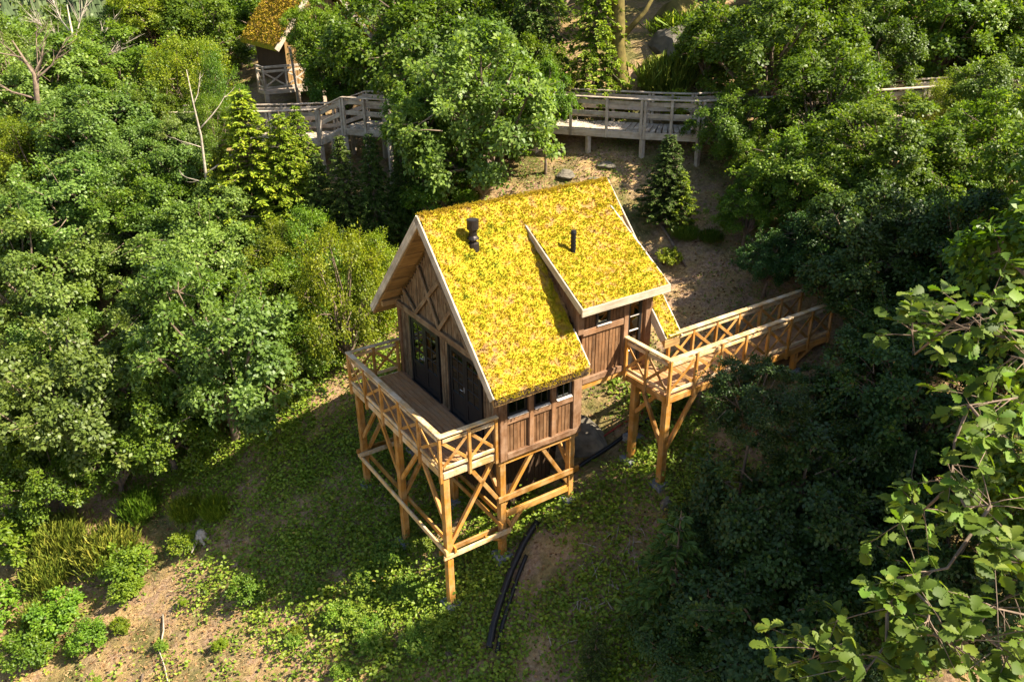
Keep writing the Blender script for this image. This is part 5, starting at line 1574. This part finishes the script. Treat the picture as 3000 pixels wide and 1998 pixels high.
# ================================================================== GROUND COVER
rc = np.random.RandomState(77)
def cover(name, label, cat, n, xr, yr, prob, per, hmax, leaf, mat, spread=.12):
    x = rc.uniform(*xr, n); y = rc.uniform(*yr, n)
    k = rc.rand(n) < prob(x, y)
    x, y = x[k], y[k]; n = len(x)
    z = terrain(x, y)
    P = np.repeat(np.stack([x, y, z], -1), per, 0)
    m = len(P)
    P = P + rc.randn(m, 3) * np.array([spread, spread, 0])
    P[:, 2] = terrain(P[:, 0], P[:, 1]) + np.abs(rc.randn(m)) * hmax * np.repeat(rc.uniform(.4, 1.3, n), per)
    D = unit(rc.randn(m, 3) * np.array([1, 1, .35]))
    Nn = unit(rc.randn(m, 3) * .5 + np.array([0, 0, 1.0]))
    ln = leaf * rc.uniform(.6, 1.4, m)
    V, F, a = leaves(P, D, Nn, ln, ln * .7, v=np.clip(np.repeat(rc.uniform(.2, .75, n), per) + rc.randn(m) * .13, 0, 1))
    o = put(name, npmesh(name, V, F, M[mat], v=a))
    o['kind'] = 'stuff'; tag(o, label, cat)
    return o
def sandy(x, y):
    """dry clearing downhill of the cabin"""
    return 1 / (1 + np.exp((x + 4.6 + 0.25 * (y - 4)) * 2.2))
def mud(x, y):
    return .45 * np.exp(-(((x - 1.1) / 1.0) ** 2 + ((y + 1.1) / .6) ** 2)) + np.exp(-(((x - 3.0) / 1.2) ** 2 + ((y - .3) / .6) ** 2)) + ((x > 2.0) & (x < 4.9) & (y > .2) & (y < 4.6))
def pipe_gap(x, y):
    t = np.clip(((x + 1.3) * 2.4 + (y + 1.6) * 1.65) / (2.4 ** 2 + 1.65 ** 2), 0, 1)
    return np.exp(-((x + 1.3 - 2.4 * t) ** 2 + (y + 1.6 - 1.65 * t) ** 2) / .05)
def p_herb(x, y):
    nz_ = vnoise(x, y, 1.5, 55)
    base = np.where((x > 5.5), .18, .85) * (1 - .93 * sandy(x, y)) * (1 - np.clip(mud(x, y), 0, 1) * .95) * (1 - .95 * pipe_gap(x, y))
    return np.clip(base * (0.92 + 1.9 * nz_), 0, 1)
cover('bramble_cover', 'low green bramble and herbs covering the ground under the stilts', 'undergrowth', 34000, (-12.5, 6.5), (-8, 14), p_herb, 11, .13, .078, 'herb')
cover('bramble_thicket', 'lush knee-high bramble thicket on the sunlit ground by the front stilt', 'undergrowth', 2600, (-6.5, 1.5), (-3, 6), lambda x, y: np.clip(1.1 * np.exp(-(((x + 2.9) / 1.5) ** 2 + ((y - 1.4) / 1.7) ** 2)) + .35 * (vnoise(x, y, 2.0, 91) > .25), 0, 1) * (1 - .95 * pipe_gap(x, y)), 16, .22, .085, 'herb', spread=.14)
cover('slope_herbs', 'scattered low green plants on the bare slope behind the cabin', 'undergrowth', 5000, (4.5, 16), (-3, 11), lambda x, y: np.clip(.34 + 1.0 * vnoise(x, y, 1.1, 57), 0, 1), 6, .06, .06, 'herb')
def blades(name, label, cat, n, xr, yr, prob, h, mat, w=.010):
    x = rc.uniform(*xr, n); y = rc.uniform(*yr, n)
    k = rc.rand(n) < prob(x, y); x, y = x[k], y[k]; n = len(x)
    z = terrain(x, y) - .01
    P = np.stack([x, y, z], -1)
    d = rc.randn(n, 3) * .8; d[:, 2] = np.abs(d[:, 2]) * .5 + .35
    D = unit(d); S = unit(np.cross(D, rc.randn(n, 3)))
    ln = (h * rc.uniform(.4, 1.3, n))[:, None]
    V = np.stack([P - S * w, P + S * w, P + D * ln - np.array([0, 0, .25]) * ln], 1).reshape(-1, 3)
    o = put(name, npmesh(name, V, np.arange(3 * n).reshape(-1, 3), M[mat], v=np.repeat(np.clip(.5 + .25 * rc.randn(n), 0, 1), 3)))
    o['kind'] = 'stuff'; tag(o, label, cat)
blades('dry_grass', 'pale dry grass over the sandy clearing and slope', 'grass', 150000, (-13, 14), (-6, 18), lambda x, y: np.clip(.30 + .7 * sandy(x, y) + .5 * vnoise(x, y, 1.2, 61) - np.clip(mud(x, y), 0, 1) * .5, 0, 1), .16, 'straw')
blades('green_grass', 'short olive grass tufts across the clearing', 'grass', 60000, (-13, 13), (-6, 14), lambda x, y: np.clip(.05 + 1.2 * vnoise(x, y, 1.6, 62), 0, 1), .15, 'broom')

cover('leaf_litter', 'brown fallen leaves and debris strewn over the slope', 'leaf litter', 17000, (-11, 14), (-7, 12), lambda x, y: np.clip(.55 + .8 * vnoise(x, y, 1.3, 71), 0.05, 1), 3, .004, .07, 'litter', spread=.2)
# ================================================================== SMALL THINGS ON THE GROUND
def gpt(x, y, dz=0.0):
    return Vector((x, y, tz(x, y) + dz))
def stick(name, xy, r0, r1, label, cat, mat='deadwood', dz=.03, group=None, n=6, forks=()):
    if 'pipe' in name:
        fine = []
        for (a_, b_) in zip(xy[:-1], xy[1:]):
            for j in range(5):
                t_ = j / 5
                fine.append(tuple(a_[q] + (b_[q] - a_[q]) * t_ for q in range(3)))
        xy = fine + [xy[-1]]
    pts = [gpt(x, y, dz + d_) for x, y, d_ in xy]
    if 'pipe' in name:
        for _ in range(3):
            zs = [p.z for p in pts]
            for q in range(1, len(pts) - 1):
                pts[q].z = (zs[q - 1] + zs[q] * 2 + zs[q + 1]) / 4
    mb = MB(); k = len(pts)
    mb.tube([p - pts[0] for p in pts], [r0 + (r1 - r0) * i / (k - 1) for i in range(k)], n)
    for (i, ox, oy, oz) in forks:
        p = pts[i] - pts[0]
        mb.tube([p, p + Vector((ox, oy, oz)) * .5 + Vector((0, 0, .02)), p + Vector((ox, oy, oz))], [r0 * .6, r0 * .4, r0 * .12], 5)
    o = put(name, mesh(name, mb.v, mb.f, M[mat], True), None, base=pts[0])
    tag(o, label, cat, group)
    return o
stick('fallen_stick', [(-7.1, 5.6, .03), (-7.2, 5.1, .05), (-7.45, 4.6, .02), (-7.45, 4.0, .04), (-7.5, 3.4, .02)], .022, .012, 'long pale curved stick lying on the sandy clearing', 'stick')
stick('fallen_stick', [(-7.95, 4.3, .02), (-8.1, 3.9, .04), (-8.2, 3.5, .02)], .03, .015, 'short brown stick beside the long pale stick', 'stick', 'bark')
stick('exposed_root', [(9.65, 5.15, .0), (9.45, 4.55, .06), (9.3, 4.0, .05), (9.15, 3.5, .0)], .06, .035, 'dark root running down the bare slope behind the cabin', 'root', 'bark')
# stump
st_ = MB()
sp = gpt(-5.6, 6.95)
for k_ in range(7):
    an = 6.28 * k_ / 7
    st_.tube([Vector((math.cos(an) * .06, math.sin(an) * .06, .26)), Vector((math.cos(an) * .15, math.sin(an) * .15, .12)), Vector((math.cos(an + .4) * rt.uniform(.35, .6), math.sin(an + .4) * rt.uniform(.35, .6), -.02))], [.07, .06, .02], 6)
st_.tube([(0, 0, -.1), (0.02, 0, .2), (.03, .01, .34)], [.16, .13, .10], 9)
o = put('tree_stump', mesh('tree_stump', st_.v, st_.f, M['deadwood'], True), None, base=sp)
tag(o, 'weathered grey stump with splayed roots on the sandy clearing', 'stump')
# black pipes
stick('black_pipe', [(-1.35, -1.55, .08), (-1.0, -1.2, .13), (-.55, -.85, .14), (-.05, -.5, .14), (.5, -.2, .12), (1.1, .05, .06)], .085, .085, 'thick black plastic pipe curving along the ground by the cabin stilts', 'pipe', 'pipe', dz=.06, n=10)
stick('black_pipe', [(-1.25, -1.72, .05), (-.85, -1.33, .08), (-.4, -.98, .08), (.05, -.66, .07), (.45, -.42, .05)], .05, .05, 'thinner black pipe lying against the thick curved pipe', 'pipe', 'pipe', dz=.03, n=8)
stick('black_pipe', [(2.2, .55, .05), (2.9, .52, .05), (3.7, .40, .02), (4.5, .30, .02), (5.3, .2, .0)], .055, .055, 'straight black pipe running uphill under the dormer side', 'pipe', 'pipe', dz=.03, n=8)
stick('red_hose', [(3.3, .9, .02), (4.3, .75, .02), (5.2, .5, .02), (6.2, .2, .02)], .022, .022, 'thin red hose on the ground under the footbridge', 'hose', 'redhose', dz=.02)
for i_ in range(34):
    cx_, cy_ = rt.choice(((.7, -2.1), (1.0, -2.5), (.6, -3.0), (1.6, -2.9), (2.2, -2.2), (.1, -2.6), (1.9, -1.8)))
    cx_ += rt.gauss(0, .35); cy_ += rt.gauss(0, .3)
    an = rt.gauss(1.0, .7); l = rt.uniform(.2, .55)
    stick('dead_twig', [(cx_, cy_, .02), (cx_ + math.cos(an) * l * .5, cy_ + math.sin(an) * l * .5, .06), (cx_ + math.cos(an) * l, cy_ + math.sin(an) * l, .03)], .012, .005, 'pale dead twig on the shaded ground below the cabin', 'twig', dz=.04, group='dead twigs on the shaded ground', n=5,
          forks=((1, rt.uniform(-.15, .15), rt.uniform(-.15, .15), .05),))
def rock(x, y, s, label, seed, group=None, mat='rock', dz=0.0):
    r = np.random.RandomState(seed)
    import bmesh
    bm = bmesh.new(); bmesh.ops.create_icosphere(bm, subdivisions=3, radius=1)
    pl = unit(r.randn(11, 3)); off_ = r.uniform(.55, .95, 11)
    for v in bm.verts:
        c = np.array(v.co)
        for q in range(11):
            e = c @ pl[q] - off_[q]
            if e > 0: c = c - pl[q] * e
        c = c + .012 * r.randn(3)
        v.co = Vector(c)
    me = bpy.data.meshes.new('rock'); bm.to_mesh(me); bm.free(); me.materials.append(M[mat])
    p = gpt(x, y, dz)
    o = put('rock', me, None, base=p); o.scale = s; o.rotation_euler = (0, 0, r.uniform(0, 6))
    tag(o, label, 'rock', group)
rock(3.45, -1.95, (.24, .2, .2), 'reddish stone block beside the footbridge stilt footing', 3)
rock(3.3, 1.25, (.9, .5, .75), 'pale fractured rock under the dormer side of the cabin', 4, dz=.1)
rock(2.6, .95, (.4, .3, .5), 'small white rock below the dormer wall', 5, dz=.3)
rock(8.9, 9.3, (.6, .4, .14), 'whitish rock slab on the slope behind the cabin ridge', 6, dz=-.03)
rock(9.3, 8.2, (.3, .25, .12), 'small pale rock below the boardwalk', 7, dz=-.03)
rock(10.1, 8.6, (.5, .35, .12), 'flat tan rock at the boardwalk support post', 8, dz=-.03)
rock(16.5, 11.6, (2.2, 1.5, 1.3), 'large rock outcrop above the boardwalk', 9, dz=-.2)
rock(14.9, 11.4, (1.0, .8, .8), 'mossy boulder left of the large rock outcrop', 10, dz=-.25, mat='mossbark')
rock(18.3, 13.4, (2.4, 1.8, 1.5), 'upper ledge of rock above the large outcrop', 12, dz=-.3, mat='mossbark')
rock(8.6, -.2, (.5, .3, .3), 'sunlit stone beside the footbridge end', 13)

# ================================================================== DISTANT HILLSIDE
rfst = np.random.RandomState(3)
n = 3000
yy = 75 + 300 * rfst.rand(n) ** 1.4; xx_ = -8 + (yy + 13) * rfst.uniform(-.16, .50, n)
zz = terrain(xx_, yy)
VV = []; FFv = []; av = []
K = 9
an = np.arange(K) * 2 * np.pi / K
b0 = 0
hgt_ = rfst.uniform(6, 13, n)
for lev in range(6):
    t0, t1 = lev / 6.0, (lev + 1.6) / 6.0
    rad = hgt_ * .20 * (1 - t0) * rfst.uniform(.8, 1.2, n)
    jit = rfst.uniform(.55, 1.35, (n, K))
    ang = an[None] + rfst.uniform(0, 6.28, n)[:, None]
    ring = np.stack([xx_[:, None] + np.cos(ang) * rad[:, None] * jit, yy[:, None] + np.sin(ang) * rad[:, None] * jit, (zz + hgt_ * (t0 * .92 + .04))[:, None] - hgt_[:, None] * .03 * jit], -1)
    ring2 = np.roll(ring, -1, axis=1)
    tip = np.repeat(np.stack([xx_, yy, zz + hgt_ * np.minimum(1, t1)], -1)[:, None], K, 1)
    tri = np.stack([ring, ring2, tip], 2).reshape(-1, 3)
    VV.append(tri); av.append(np.repeat(np.clip(rfst.uniform(.1, .9, n), 0, 1), K * 3))
VV = np.concatenate(VV); av = np.concatenate(av)
o = put('distant_forest', npmesh('distant_forest', VV, np.arange(len(VV)).reshape(-1, 3), M['far'], v=av))
o['kind'] = 'stuff'
tag(o, 'distant hillside covered with green conifers coloured pale with haze', 'forest')
